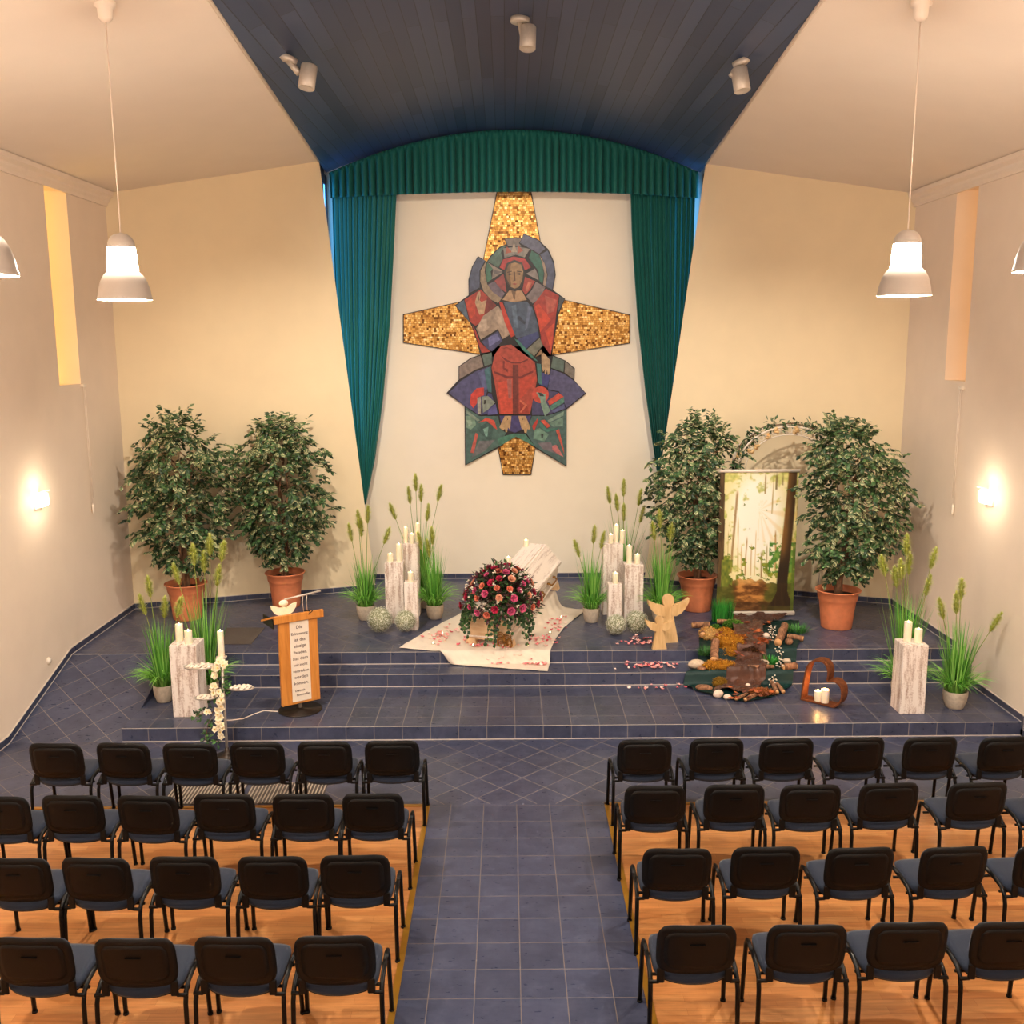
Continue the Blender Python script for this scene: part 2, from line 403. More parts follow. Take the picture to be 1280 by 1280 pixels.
def wall_x(name, x, th, y0, y1, z0, z1, hole, mats):
    """side wall with a slot window; th is signed thickness pointing outwards"""
    mb = MB(); hy0, hy1, hz0, hz1 = hole
    def slab(ya, yb, za, zb): mb.box(x+th/2, (ya+yb)/2, (za+zb)/2, abs(th), yb-ya, zb-za)
    slab(y0, hy0, z0, z1); slab(hy1, y1, z0, z1); slab(hy0, hy1, z0, hz0); slab(hy0, hy1, hz1, z1)
    return struct(mb.build(name, mats))
HL = (11.81, 12.40, 3.655, 5.95); HR = (11.79, 12.35, 3.64, 5.90)
wall_x('wall_left', XL, -.30, YF, 13.9, -.05, 6.3, HL, M['wall_side'])
wall_x('wall_right', XR, .30, YF, 13.9, -.05, 6.3, HR, M['wall_side'])
for k, (x, h, sg) in enumerate(((XL-.285, HL, -1), (XR+.285, HR, 1))):
    w = MB().box(x, (h[0]+h[1])/2, (h[2]+h[3])/2, .02, h[1]-h[0], h[3]-h[2]).build('window_%d' % (k+1), M['glass_amber'] if k == 0 else M['glass_amber_dim']); struct(w)
struct(MB().box(.075, YF-.15, 3.6, 11.3, .3, 7.4).build('wall_front', M['wall_side']))
def panel(name, c, t, b):
    nx = Vector((t[0]-c[0], t[1]-c[1], 0)); nrm = Vector((-nx.y, nx.x, 0)).normalized()
    if nrm.y < 0: nrm = -nrm
    zc = ZLc if c[0] < 0 else ZRc
    poly = [(c[0], c[1], 0), (b[0], b[1], 0), (b[0], b[1], b[2]), (t[0], t[1], t[2]+.04), (c[0], c[1], zc+.05)]
    return struct(MB().prism(poly, nrm*.16).build(name, M['wall_panel']))
panel('wall_back_left', PLc, PLt, PLb); panel('wall_back_right', PRc, PRt, PRb)
struct(MB().box(.1, YN+.1, 3.7, 6.4, .2, 7.6).build('wall_back', M['wall_centre']))
# glazed returns of the niche
XWL, XWR = -2.665, 2.945
for k, (x, y0) in enumerate(((XWL, 14.5), (XWR, 14.72))):
    struct(MB().box(x+(-.01 if x < 0 else .01), (y0+15.3)/2, 4.6, .02, 15.3-y0, 3.9).build('window_%d' % (k+3), M['glass_blue']))
    sx = -1 if x < 0 else 1
    fr = MB(); fr.box(x+sx*.03, (y0+15.3)/2, 6.50, .09, 15.3-y0, .14).box(x, 15.26, 4.6, .05, .06, 3.9).box(x, 15.05, 4.6, .03, .035, 3.9)
    struct(fr.build('trim_%d' % (k+1), M['frame_wood']))
    struct(MB().box(x+sx*.06, (y0+15.3)/2, 1.4, .1, 15.3-y0, 2.6).build('wall_niche_left' if sx < 0 else 'wall_niche_right', M['wall_centre']))
    struct(MB().box(x+sx*.06, (y0+15.3)/2, 6.62, .1, 15.3-y0, .16).build('trim_%d' % (k+9), M['frame_wood']))
# ceilings
NY = 24
for sx, nm in ((-1, 'ceiling_left'), (1, 'ceiling_right')):
    mb = MB()
    X0 = XL if sx < 0 else XR; Z0 = ZLc if sx < 0 else ZRc
    ef, zf = (edgeL, zeL) if sx < 0 else (edgeR, zeR); c, t = (PLc, PLt) if sx < 0 else (PRc, PRt)
    for (ya, yb, yc, yd) in [(YF, YF, 10., 10.), (10., 10., c[1]+.02, t[1]+.02)]:
        # outer edge ya..yc, inner edge yb..yd
        P = [(X0-(-sx)*.02*0, ya, Z0), (ef(yb), yb, zf(yb)), (ef(yd), yd, zf(yd)), (X0, yc, Z0)]
        up = [(p[0], p[1], p[2]+.08) for p in P]
        mb.prism(P, (0, 0, .10))
    struct(mb.build(nm, M['ceil']))
mb = MB(); mb.grid(28, NY, lambda u, v: vault(u, YF+(YN-YF)*v)); mb.grid(28, NY, lambda u, v: tuple(Vector(vault(1-u, YF+(YN-YF)*v))+Vector((0,0,.06))))
struct(mb.build('ceiling', M['planks']))
# thin white lip between slope and vault
for sx, ef, zf, k, t in ((-1, edgeL, zeL, 3, PLt), (1, edgeR, zeR, 4, PRt)):
    struct(MB().tube([(ef(YF), YF, zf(YF)), (ef(t[1]), t[1], zf(t[1]))], .016, 6).build('trim_%d' % k, M['cornice']))
# cornices
for sx, X0, Z0, k, c in ((-1, XL, ZLc, 5, PLc), (1, XR, ZRc, 6, PRc)):
    prof = [(0, -.17), (.03, -.17), (.035, -.13), (.06, -.10), (.065, -.07), (.11, -.035), (.12, -.005), (0, .0)]
    poly = [(X0-sx*x, YF, Z0+z+(.02 if z > -.01 else 0)) for x, z in prof]
    struct(MB().prism(poly, (0, c[1]-YF, 0)).build('trim_%d' % k, M['cornice']))

# floor, ramp and stage
YS1, YS2, YS3 = 9.92, 11.14, 11.52         # faces of the three risers
XS = -4.07                                 # left end of the steps (ramp beyond)
fl = MB()
fl.quad((-.72, YF, 0), (.86, YF, 0), (.86, 8.43, 0), (-.72, 8.43, 0), 0)                       # aisle
fl.quad((XL, 8.43, 0), (XR, 8.43, 0), (XR, YS1, 0), (XL, YS1, 0), 1)
struct(fl.build('floor', [M['tile'], M['diag']]))
struct(MB().quad((XL, YF, -.0), (-.72, YF, 0), (-.72, 8.43, 0), (XL, 8.43, 0)).build('floor_left', M['lam']))
struct(MB().quad((.86, YF, 0), (XR, YF, 0), (XR, 8.43, 0), (.86, 8.43, 0)).build('floor_right', M['lam']))
for k, (x0, x1) in enumerate(((XL, -.72), (.86, XR))):
    mb = MB(); xe = x1 if k == 0 else x0; sgn = -1 if k == 0 else 1
    mb.box(xe+sgn*.02, (YF+8.43)/2, .003, .042, 8.43-YF, .008); mb.box((x0+x1)/2, 8.41, .003, x1-x0, .04, .008)
    struct(mb.build('trim_%d' % (k+7), M['brass_trim']))
st = MB()
def level(y0, y1, z, mi, x0=XS): st.quad((x0, y0, z), (XR, y0, z), (XR, y1, z), (x0, y1, z), mi)
def riser(y, z0, z1, x0=XS): st.quad((x0, y, z0), (XR, y, z0), (XR, y, z1), (x0, y, z1), 2)
riser(YS1, 0, T1); level(YS1, YS2, T1, 0); riser(YS2, T1, T2); level(YS2, YS3, T2, 0); riser(YS3, T2, T3)
level(YS3, YS3+.3, T3, 0, XL); level(YS3+.3, YN+.1, T3, 1, XL)
for (ya, yb, z) in ((YS1, YS2, T1), (YS2, YS3, T2), (YS3, YS3+.02, T3)):
    st.quad((XS, yb, 0), (XS, ya, 0), (XS, ya, z), (XS, yb, z), 2)
st.add([(XS,YS1,0),(XS,YS3,0),(XS,YS3,T3)], [(0,1,2)], 2); st.quad((XL, YS1, 0), (XS, YS1, 0), (XS, YS3, T3), (XL, YS3, T3), 1)       # ramp
for y, z in ((YS1, T1), (YS2, T2), (YS3, T3)):                                # pale joints along every nosing and foot
    st.box((XS+XR)/2, y-.0005, z-.0015, XR-XS, .004, .004, 3); st.box((XS+XR)/2, y-.003, z-T1+.004, XR-XS, .008, .008, 3)
st.box((XL+XS)/2, YS3, T3, XS-XL, .008, .004, 3)
struct(st.build('floor_stage', [M['tread'], M['diag'], M['riser'], M['groutline']]))
# skirting tiles
def skirt(name, pts, side):
    mb = MB(); h = .075
    for (a, b) in zip(pts[:-1], pts[1:]):
        a, b = Vector(a), Vector(b); d = Vector((b.x-a.x, b.y-a.y, 0))
        if d.length < 1e-4: 
            continue
        nn = Vector((-d.y, d.x, 0)).normalized()*side*.012
        up = Vector((0,0,h)); g = Vector((0,0,.007))
        mb.prism([a, b, b+up, a+up], nn, 0); mb.prism([a+up, b+up, b+up+g, a+up+g], nn*.9, 1); mb.prism([a+nn, b+nn, b+nn+g*.7, a+nn+g*.7], nn*.4, 1)
    return struct(mb.build(name, [M['riser'], M['groutline']]))
skirt('baseboard_left', [(XL, YF, 0), (XL, YS1, 0), (XL, YS3, T3), (PLc[0], PLc[1], T3)], -1)
skirt('baseboard_right', [(XR, YF, 0), (XR, YS1, 0)], 1)
skirt('baseboard_right_step', [(XR, YS1, T1), (XR, YS2, T1)], 1); skirt('baseboard_right_stage', [(XR, YS3, T3), (PRc[0], PRc[1], T3)], 1)
struct(MB().box(XR-.006, YS1-.02, .11, .012, .045, .22).box(XR-.006, YS2+.18, .31, .012, .42, .14).build('baseboard_right_corner', M['riser']))
skirt('baseboard_back_left', [(PLc[0], PLc[1], T3), PLb], -1); skirt('baseboard_back_right', [(PRc[0], PRc[1], T3), PRb], 1)
skirt('baseboard_back', [(-2.66, YN, T3), (2.94, YN, T3)], -1)
# metal floor grates
for i, (x0, x1, y0, y1, lb) in enumerate(((-3.17, -2.48, 8.46, 8.9, 'ribbed metal floor grate under the front row, the one nearer the left wall'), (-2.44, -1.72, 8.46, 8.9, 'ribbed metal floor grate under the front row, the one nearer the aisle'))):
    t = thing('floor_grate', lb, 'floor grate', ((x0+x1)/2, (y0+y1)/2, 0), group='floor grates before the stage')
    MB().box(0, 0, .003, x1-x0, y1-y0, .006).build('pan', M['mat_grey'], t)
    g = MB(); n = 22
    for k in range(n): g.box(-(x1-x0)/2+(k+.5)*(x1-x0)/n, 0, .009, .009, y1-y0-.02, .006)
    g.build('ribs', M['metal'], t)
o = MB().box(-3.44, 12.23, T3+.004, .50, .72, .008, bev=.003).build('floor_hatch', M['mat_grey'])
tag(o, 'dark grey rectangular hatch set in the stage tiles behind the lectern', 'floor hatch')
o = MB().lathe([(.001,0),(.035,0),(.04,.006),(.03,.03),(.001,.034)], 16).build('wall_socket', M['white_enamel'])
o.location = (XL+.0, 10.95, .78); o.rotation_euler = (0, PI/2, 0); o.location = atx(60, 826, XL); tag(o, 'small white socket low on the left wall', 'socket')
EXPO = 0.57
# ---------------------------------------------------------------- lamps
def point(name, loc, power, col, radius=.08, parent=None):
    l = bpy.data.lights.new(name, 'POINT'); l.energy = power; l.color = col; l.shadow_soft_size = radius
    o = bpy.data.objects.new(name, l); C.objects.link(o); o.location = loc
    if parent: o.parent = parent
    return o
WARM = (1., .93, .83)
def pendant(x, y, zc, zb, label):
    t = thing('pendant_lamp', label, 'pendant lamp', (x, y, zb), group='white bell pendant lamps')
    H = zc-zb
    MB().lathe([(.005,-.13),(.03,-.125),(.05,-.10),(.055,-.03),(.075,-.02),(.078,.03)], 20, (0,0,H)).build('ceiling_rose', M['white_enamel'], t)
    MB().tube([(0,0,.49),(0,0,H-.1)], .005, 6).build('cord', M['cornice'], t)
    MB().lathe([(.098,.385),(.100,.40),(.094,.43),(.075,.462),(.045,.482),(.012,.49),(.001,.49)], 28, capb=False).build('cap', M['lamp_shade'], t)
    MB().lathe([(.112,.212),(.106,.30),(.098,.386)], 28, capb=False, capt=False).build('glass_band', M['glow'], t)
    sh = MB(); sh.lathe([(.198,0),(.201,.006),(.192,.03),(.186,.075),(.168,.135),(.143,.18),(.115,.208),(.112,.215)], 36, capb=False, capt=False)
    shd = sh.build('shade', M['lamp_shade'], t)
    MB().lathe([(.190,.008),(.182,.075),(.164,.133),(.139,.177),(.10,.20),(.02,.205)], 36, capb=False).build('reflector', M['glow_in'], shd)
    point('bulb', (0,0,.09), PEND, WARM, .05, t)
    return t
PEND, BAND, SCON, SPOT, FILL = 195., 0., 7.5, 470., 0.
pendant(-2.888, 7.70, 6.558, 4.463, 'white bell pendant lamp before the left back wall, its whole cord in view')
pendant(3.035, 7.72, 6.548, 4.462, 'white bell pendant lamp before the right back wall, its whole cord in view')
pendant(-2.72, 5.25, 6.59, 4.485, 'white bell pendant lamp cut by the left edge of the photo')
pendant(2.82, 5.22, 6.59, 4.475, 'white bell pendant lamp cut by the right edge of the photo')
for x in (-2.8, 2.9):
    for y in (2.7, .2): point('bulb', (x, y, 4.6), PEND*.4, WARM, .2)  # unseen fill lights added in place of further pendant rows, without lamp bodies
# wall sconces
def sconce(x, y, z, sx, label):
    t = thing('wall_sconce', label, 'wall lamp', (x, y, z), group='square glass wall lamps')
    MB().box(sx*.012, 0, 0, .024, .09, .16, bev=.006).build('back_plate', M['white_enamel'], t)
    MB().box(sx*.075, 0, .03, .10, .16, .15, bev=.02).build('glass_shade', M['sconce'], t)
    MB().tube([(sx*.02,.09,-.09),(sx*.02,.09,.11),(sx*.13,.10,.125)], .006, 6).build('bracket', M['metal'], t)
    point('bulb', (sx*.17, 0, .04), SCON, (1,.84,.62), .05, t)
p = atx(44, 628, XL); sconce(XL, p.y, p.z, 1, 'small glowing glass wall lamp on the left wall')
p = atx(1240, 624, XR); sconce(XR, p.y, p.z, -1, 'small glowing glass wall lamp on the right wall')
# ceiling spotlights
def vz(x, y):
    t = (x-edgeL(y))/(edgeR(y)-edgeL(y)); return vault(t, y)[2]
def on_vault(px, py):
    r = ray(px, py); lo, hi = 4., 16.
    for _ in range(50):
        mid = (lo+hi)/2; p = CAM+r*(mid/r.y)
        if p.z > vz(p.x, p.y): hi = mid
        else: lo = mid
    return CAM+r*(lo/r.y)
def spotlight(px, py, lean, aim, power, label, size=84, warm=(1,.90,.76)):
    p = on_vault(px, py); t = thing('ceiling_spotlight', label, 'spotlight', p, group='metal spotlights on the blue vault')
    nx = (edgeL(p.y)+edgeR(p.y))/2-p.x
    tilt = math.atan2(-nx*.42, 1.)
    R_ = Matrix.Rotation(-tilt*.9, 3, 'Y')
    b = MB(); b.lathe([(.001,-.05),(.088,-.05),(.095,-.035),(.095,.0)], 24); o = b.build('base', M['metal'], t); o.rotation_euler = (0, -tilt*.0+lean*.35, 0)
    j = Vector((lean*.30*.5, -.02, -.20))
    MB().tube([(0,0,-.04), (lean*.10,-.01,-.16)], .03, 10).build('arm', M['metal'], t)
    h = MB(); c = Vector((lean*.10+(.085 if px < 400 else .05 if px < 700 else .09), -.03, -.19))
    o = MB().lathe([(.001,.105),(.072,.105),(.078,.095),(.078,-.11),(.072,-.115),(.066,-.10),(.001,-.095)], 24, capb=False).build('lamp_head', M['metal'], t, c)
    d = (Vector(aim)-(p+c)).normalized()
    o.rotation_euler = (-.16, lean*.15, 0)
    l = bpy.data.lights.new('spot_beam', 'SPOT'); l.energy = power; l.color = warm; l.spot_size = math.radians(size); l.spot_blend = 1.; l.shadow_soft_size = .05
    lo = bpy.data.objects.new('spot_beam', l); C.objects.link(lo); lo.parent = t; lo.location = c+d*.14
    lo.rotation_euler = d.to_track_quat('-Z', 'Y').to_euler()
spotlight(360, 70, 1, (-2.9, 13.6, 1.4), SPOT, 'metal spotlight on the left side of the blue vault')
spotlight(650, 22, .25, (.1, 15.2, 3.4), SPOT*.8, 'metal spotlight at the crown of the blue vault', 88)
spotlight(927, 74, -1, (3.3, 13.4, 1.4), SPOT, 'metal spotlight on the right side of the blue vault')
# window pull cords
def pull(pxs, pyt, pyb, X, label, sx):
    a = atx(pxs, pyt, X); b = atx(pxs+(9 if sx > 0 else -9)*0+(7 if sx > 0 else -7), pyb, X)
    t = thing('blind_cord', label, 'blind cord', (X, a.y, a.z), group='cords of the window blinds')
    MB().box(sx*.02, 0, 0, .04, .10, .035, bev=.008).build('bracket', M['white_enamel'], t)
    L_ = a.z-b.z
    MB().tube([(sx*.03,-.02,0),(sx*.03,-.02,-L_)], .004, 5).tube([(sx*.03,.02,0),(sx*.03,.02,-L_+.08)], .004, 5).build('cord', M['cornice'], t)
    MB().lathe([(.001,-.12),(.014,-.11),(.014,-.02),(.006,.01)], 10, (sx*.03,-.01,-L_)).build('handle', M['white_enamel'], t)
pull(102, 482, 632, XL, 'thin white blind cord below the left window slot', 1)
pull(1204, 485, 632, XR, 'thin white blind cord below the right window slot', -1)
# world: blue dusk outside
w = bpy.data.worlds.new('dusk'); bpy.context.scene.world = w; w.use_nodes = True
w.node_tree.nodes['Background'].inputs[0].default_value = (.05, .2, .55, 1); w.node_tree.nodes['Background'].inputs[1].default_value = .4
# ---------------------------------------------------------------- wall mosaic
def wp(px, py, d=0.): return aty(px, py, YN-d)
mos = thing('wall_mosaic', 'gold cross mosaic with painted seated robed figure on the white niche wall', 'wall art', (0, YN, 0))
def mpart(name, pts, d0, d1, mats, col=None, fr=None):
    """flat slab following pixel outline pts, from depth d0 to d1 in front of the wall"""
    P = [aty(x, y, YN) for x, y in pts]
    mb = MB(); mb.prism([(p.x, -d1, p.z) for p in P], (0, d1-d0, 0), 0, col)
    return mb.build(name, mats, fr or mos, col=col is not None)
def Z4(l): return [(480+x/3.2, 220+y/3.2) for x, y in l]
def A_(l): return [(550+x/6.737, 280+y/6.737) for x, y in l]
def B_(l): return [(550+x/6.737, 430+y/6.737) for x, y in l]
arms = [Z4([(455,58),(585,58),(640,350),(392,370)]), Z4([(80,556),(300,506),(410,716),(80,665)]), Z4([(710,495),(980,557),(980,667),(650,718)]), Z4([(440,1000),(620,1000),(603,1090),(586,1192),(478,1192),(458,1090)])]
for a in arms:
    cx = sum(p[0] for p in a)/len(a); cy = sum(p[1] for p in a)/len(a)
    e = mpart('cross_edge', [(cx+(x-cx)*1.012+(.7 if x > cx else -.7), cy+(y-cy)*1.012+(.7 if y > cy else -.7)) for x, y in a], 0, .022, M['mosaic_edge'])
    mpart('cross_arm', a, .0, .028, M['gold'])
FIG = []   # (part, colour, outline)
def fg(part, col, pts): FIG.append((part, col, pts))
# base silhouette pieces (lead-dark)
BASE = [A_([(705,82),(830,135),(912,215),(960,320),(974,430),(950,556),(1052,630),(1000,760),(955,1010),(940,1115),(340,1115),(318,1010),(260,840),(125,685),(242,600),(240,470),(270,360),(320,272),(395,318),(430,265),(500,195),(560,170),(540,125),(640,112),(690,118)]),
        B_([(440,60),(260,115),(158,188),(158,300),(55,412),(207,520),(212,1020),(500,870),(640,760),(800,875),(1065,1030),(1066,548),(1230,416),(1130,305),(1135,205),(1055,138),(945,90),(930,20),(440,20)])]
for b in BASE: mpart('backing', b, .0, .034, M['mosaic_edge'])
halo, robe, skirt_, face, hand, wing, creature = 'halo', 'mantle', 'skirt', 'face', 'hand', 'rainbow', 'creatures'
a = lambda part, col, l: fg(part, col, A_(l)); b = lambda part, col, l: fg(part, col, B_(l))
a(halo,(88,88,112),[(705,85),(830,140),(888,212),(835,255),(670,160)]); a(halo,(82,86,112),[(905,222),(955,330),(968,430),(945,556),(890,530),(907,430),(880,330),(842,258)])
a(halo,(156,134,116),[(835,258),(880,330),(903,430),(888,530),(868,515),(880,420),(855,310)]); a(halo,(38,98,82),[(770,222),(835,262),(862,330),(876,420),(863,510),(835,480),(828,400),(745,285)])
a(halo,(124,108,98),[(545,128),(640,117),(690,125),(665,165),(690,190),(570,188)]); a(halo,(72,100,88),[(560,178),(500,205),(430,275),(400,318),(490,372),(530,300),(515,235)])
a(halo,(84,116,104),[(500,205),(450,255),(470,290),(520,235)])
a(halo,(132,122,112),[(530,205),(620,195),(670,190),(760,212),(715,285),(640,264),(540,290)]); a(halo,(158,72,44),[(562,188),(612,240),(548,255)]); a(halo,(158,72,44),[(655,180),(705,225),(650,258)]); a(halo,(168,150,130),[(622,150),(650,240),(598,240)])
a(halo,(178,44,42),[(500,368),(528,300),(620,272),(720,296),(768,368),(715,392),(690,330),(625,300),(570,330),(545,395)])
a(halo,(78,84,108),[(320,280),(380,305),(335,395),(335,538),(245,586),(245,470),(275,362)]); a(halo,(150,130,104),[(388,312),(342,390),(337,480),(366,570),(430,640),(490,670),(528,622),(442,572),(395,505),(376,400)])
a(halo,(58,108,86),[(396,322),(384,400),(396,498),(440,468),(428,400),(450,372)]); a(halo,(142,128,116),[(402,324),(528,396),(528,412),(437,468),(445,380)])
a(halo,(104,96,94),[(445,385),(525,402),(525,410),(448,430)])
a(halo,(150,62,60),[(457,478),(535,418),(556,500),(562,582),(500,545)]); a(halo,(108,94,106),[(402,512),(455,480),(548,588),(520,628),(442,576)]); a(halo,(136,126,120),[(722,420),(800,374),(828,430),(832,478)])
a(halo,(168,62,52),[(715,442),(803,482),(760,558),(718,600),(690,560)]); a(halo,(196,110,84),[(745,480),(775,495),(735,570),(715,560)]); a(halo,(128,114,114),[(807,484),(888,532),(850,618),(780,674),(722,612),(768,560)])
a(robe,(168,56,42),[(205,637),(343,548),(475,683),(420,760),(300,862),(252,826)]); a(robe,(196,68,44),[(215,660),(300,600),(300,760),(262,800)]); a(robe,(122,44,38),[(400,600),(470,680),(400,790),(372,770)]); a(robe,(86,102,118),[(133,686),(203,638),(250,826),(190,758)])
a(robe,(164,142,122),[(310,868),(362,772),(488,684),(540,760),(598,930),(530,972),(490,886),(342,976),(302,880)]); a(robe,(194,170,148),[(316,866),(350,800),(395,800),(400,850),(420,870),(385,905),(330,908)]); a(robe,(182,158,136),[(455,790),(485,700),(535,780),(585,925),(545,950),(500,860)])
a(robe,(72,88,110),[(532,652),(733,652),(778,700),(828,850),(828,918),(642,966),(592,850)]); a(robe,(94,114,136),[(602,690),(640,675),(660,880),(622,868)]); a(robe,(98,110,136),[(740,680),(775,705),(735,880),(715,900)]); a(robe,(52,62,80),[(665,770),(720,830),(715,850),(640,790)])
a(robe,(196,62,42),[(497,652),(528,662),(632,940),(600,958),(542,830)]); a(robe,(168,52,42),[(782,680),(890,542),(1003,602),(980,750),(952,1000),(930,1105),(852,1000),(832,850)]); a(robe,(206,70,44),[(800,690),(830,668),(935,810),(842,915)]); a(robe,(208,76,48),[(882,900),(962,830),(935,1070)]); a(robe,(186,88,72),[(880,600),(985,640),(960,740),(900,760)])
a(robe,(78,84,92),[(1005,604),(1047,631),(992,752)]); a(robe,(70,72,112),[(348,990),(490,897),(528,985),(440,1076),(392,1048)]); a(robe,(112,114,164),[(402,958),(482,918),(510,976),(412,1036)]); a(robe,(166,54,44),[(272,852),(300,892),(342,1000),(428,1078),(352,1088),(322,1010)])
a(robe,(62,72,122),[(645,970),(828,902),(838,950),(722,1056)]); a(robe,(124,124,108),[(725,1060),(840,957),(868,1020),(792,1116)]); a(robe,(62,128,116),[(622,962),(658,978),(828,1160),(800,1148),(700,1068)])
a(hand,(190,156,120),[(292,662),(318,572),(338,566),(342,600),(330,640),(352,660),(382,645),(396,640),(372,760),(332,768)]); a(hand,(96,60,46),[(318,640),(332,590),(328,648)])
# neck, hair, face
a(face,(180,144,108),[(580,560),(690,560),(733,640),(625,664),(522,640)]); a(face,(120,92,66),[(600,560),(640,562),(632,640),(620,640)]); a('hair',(44,34,30),[(535,402),(560,330),(625,300),(692,325),(720,400),(706,500),(660,562),(600,562),(550,490)])
a(face,(160,124,84),[(552,400),(578,338),(630,322),(684,340),(704,400),(694,480),(664,535),(630,548),(596,535),(562,470)])
a(face,(116,84,54),[(552,400),(578,338),(600,330),(590,420),(600,520),(596,535),(562,470)])
a(face,(54,38,28),[(566,406),(604,396),(606,402),(568,413)]); a(face,(54,38,28),[(648,396),(690,402),(690,409),(648,403)]); a(face,(30,22,20),[(570,424),(588,416),(606,424),(588,434)]); a(face,(30,22,20),[(650,422),(668,415),(686,422),(668,432)])
a(face,(96,66,42),[(618,404),(632,404),(636,478),(614,484),(626,470)]); a(face,(150,72,58),[(606,506),(630,500),(652,506),(630,516)]); a('hair',(44,34,30),[(566,478),(590,535),(630,552),(668,535),(696,478),(664,560),(630,572),(596,560)])
# lower half
b(wing,(138,122,112),[(162,192),(260,122),(345,95),(370,190),(300,218),(162,298)]); b(wing,(96,114,104),[(352,92),(438,68),(438,168),(375,188)]); b(wing,(92,112,104),[(950,100),(1048,140),(1040,238),(930,200)]); b(wing,(130,122,112),[(1052,142),(1128,207),(1124,298),(1044,240)])
b(wing,(78,78,118),[(74,412),(170,312),(300,228),(405,190),(400,400),(330,598),(212,526)]); b(wing,(92,98,140),[(320,240),(370,215),(400,380),(370,400)]); b(wing,(66,112,120),[(372,212),(428,182),(436,410),(404,404)]); b(wing,(70,68,120),[(405,410),(436,412),(478,580),(340,598)])
b(wing,(84,84,124),[(932,206),(1040,246),(1128,306),(1222,413),(1065,542),(1000,400),(905,380)]); b(wing,(64,66,128),[(842,230),(928,260),(905,370),(830,340)]); b(wing,(68,122,118),[(812,160),(850,165),(858,345),(828,330)]); b(wing,(74,72,112),[(905,384),(998,402),(1062,545),(900,598),(772,598),(770,480)])
b(wing,(76,108,102),[(215,528),(330,602),(488,602),(520,720),(560,745),(500,858),(220,1012)]); b(wing,(112,112,116),[(330,810),(400,810),(470,800),(380,900),(260,960)]); b(wing,(76,106,104),[(1060,548),(900,600),(772,600),(720,742),(800,866),(1058,1020)]); b(wing,(72,126,106),[(480,790),(620,748),(720,752),(800,860),(640,775),(500,858)])
b(wing,(66,62,116),[(500,600),(770,600),(740,700),(632,748),(520,710)]); b(wing,(120,112,120),[(820,830),(930,820),(1000,930),(860,880)])
b(skirt_,(180,74,58),[(515,12),(600,2),(680,62),(800,152),(820,300),(758,592),(502,592),(462,350),(432,200),(462,80)]); b(skirt_,(122,42,40),[(450,225),(560,268),(680,272),(788,220),(788,238),(680,292),(560,288),(450,243)]); b(skirt_,(116,48,42),[(612,172),(660,172),(664,590),(612,590)])
b(skirt_,(208,78,56),[(482,322),(608,292),(613,588),(512,588)]); b(skirt_,(172,98,88),[(562,292),(604,292),(604,460),(576,460)]); b(skirt_,(196,72,52),[(668,292),(790,250),(812,300),(700,440),(668,460)]); b(skirt_,(158,56,44),[(670,590),(668,470),(740,530),(752,588)]); b(skirt_,(214,110,80),[(672,462),(738,512),(680,580),(672,572),(714,514),(668,478)])
b(skirt_,(120,44,42),[(505,90),(560,130),(600,150),(680,150),(740,125),(745,135),(680,165),(600,165),(545,140)]); b(skirt_,(128,46,42),[(530,140),(545,140),(540,200),(575,215),(570,245),(560,230),(525,210)]); b(skirt_,(140,54,46),[(520,40),(560,22),(600,40),(660,60),(600,52),(560,34)])
b(hand,(190,160,122),[(852,82),(870,72),(928,132),(930,190),(920,258),(906,262),(902,215),(893,262),(880,255),(878,215),(866,238),(852,170)]); b(hand,(150,118,86),[(800,110),(850,40),(865,70),(850,90)])
b('foot',(194,160,116),[(545,600),(603,600),(592,720),(575,700),(566,742),(552,742),(545,712),(532,728),(520,722),(497,700)]); b('foot',(194,160,116),[(657,600),(720,600),(763,700),(752,722),(738,714),(728,748),(712,748),(700,712),(690,722),(680,700)]); b('foot',(60,40,34),[(560,615),(575,632),(560,645),(568,630)]); b('foot',(60,40,34),[(685,615),(700,632),(685,645),(693,630)])
b(creature,(204,64,52),[(250,500),(260,420),(310,368),(372,362),(374,428),(320,450),(312,500),(280,540)]); b(creature,(176,170,156),[(315,455),(345,440),(345,590),(320,588)]); b(creature,(134,146,134),[(350,440),(405,432),(468,490),(402,556),(362,580)]); b(creature,(92,90,150),[(405,560),(470,500),(490,590),(400,598)]); b(creature,(40,44,44),[(372,470),(392,468),(386,500),(370,505)])
b(creature,(122,154,134),[(216,600),(288,600),(308,680),(260,722),(216,700)]); b(creature,(152,178,156),[(222,636),(266,636),(276,676),(240,690)]); b(creature,(132,150,134),[(225,552),(340,640),(320,650),(222,580)]); b(creature,(208,80,64),[(322,660),(390,616),(460,640),(484,720),(452,700),(390,642)]); b(creature,(62,92,88),[(308,702),(400,652),(450,682),(440,800),(400,806),(332,740)]); b(creature,(116,158,146),[(362,710),(410,690),(400,780),(380,770)]); b(creature,(194,94,82),[(300,742),(324,752),(286,918),(256,914)])
cx, cy = 845, 425
b(creature,(206,80,62),[(cx+73*math.cos(q*PI/8), cy+74*math.sin(q*PI/8)) for q in range(16)]); b(creature,(124,156,140),[(806,402),(850,405),(888,420),(890,480),(930,560),(882,610),(850,520),(840,460)]); b(creature,(36,46,50),[(822,402),(862,412),(880,440),(840,440)]); b(creature,(206,80,62),[(902,480),(1000,408),(1043,440),(920,518)]); b(creature,(82,134,120),[(922,520),(1043,442),(1048,488),(932,558)])
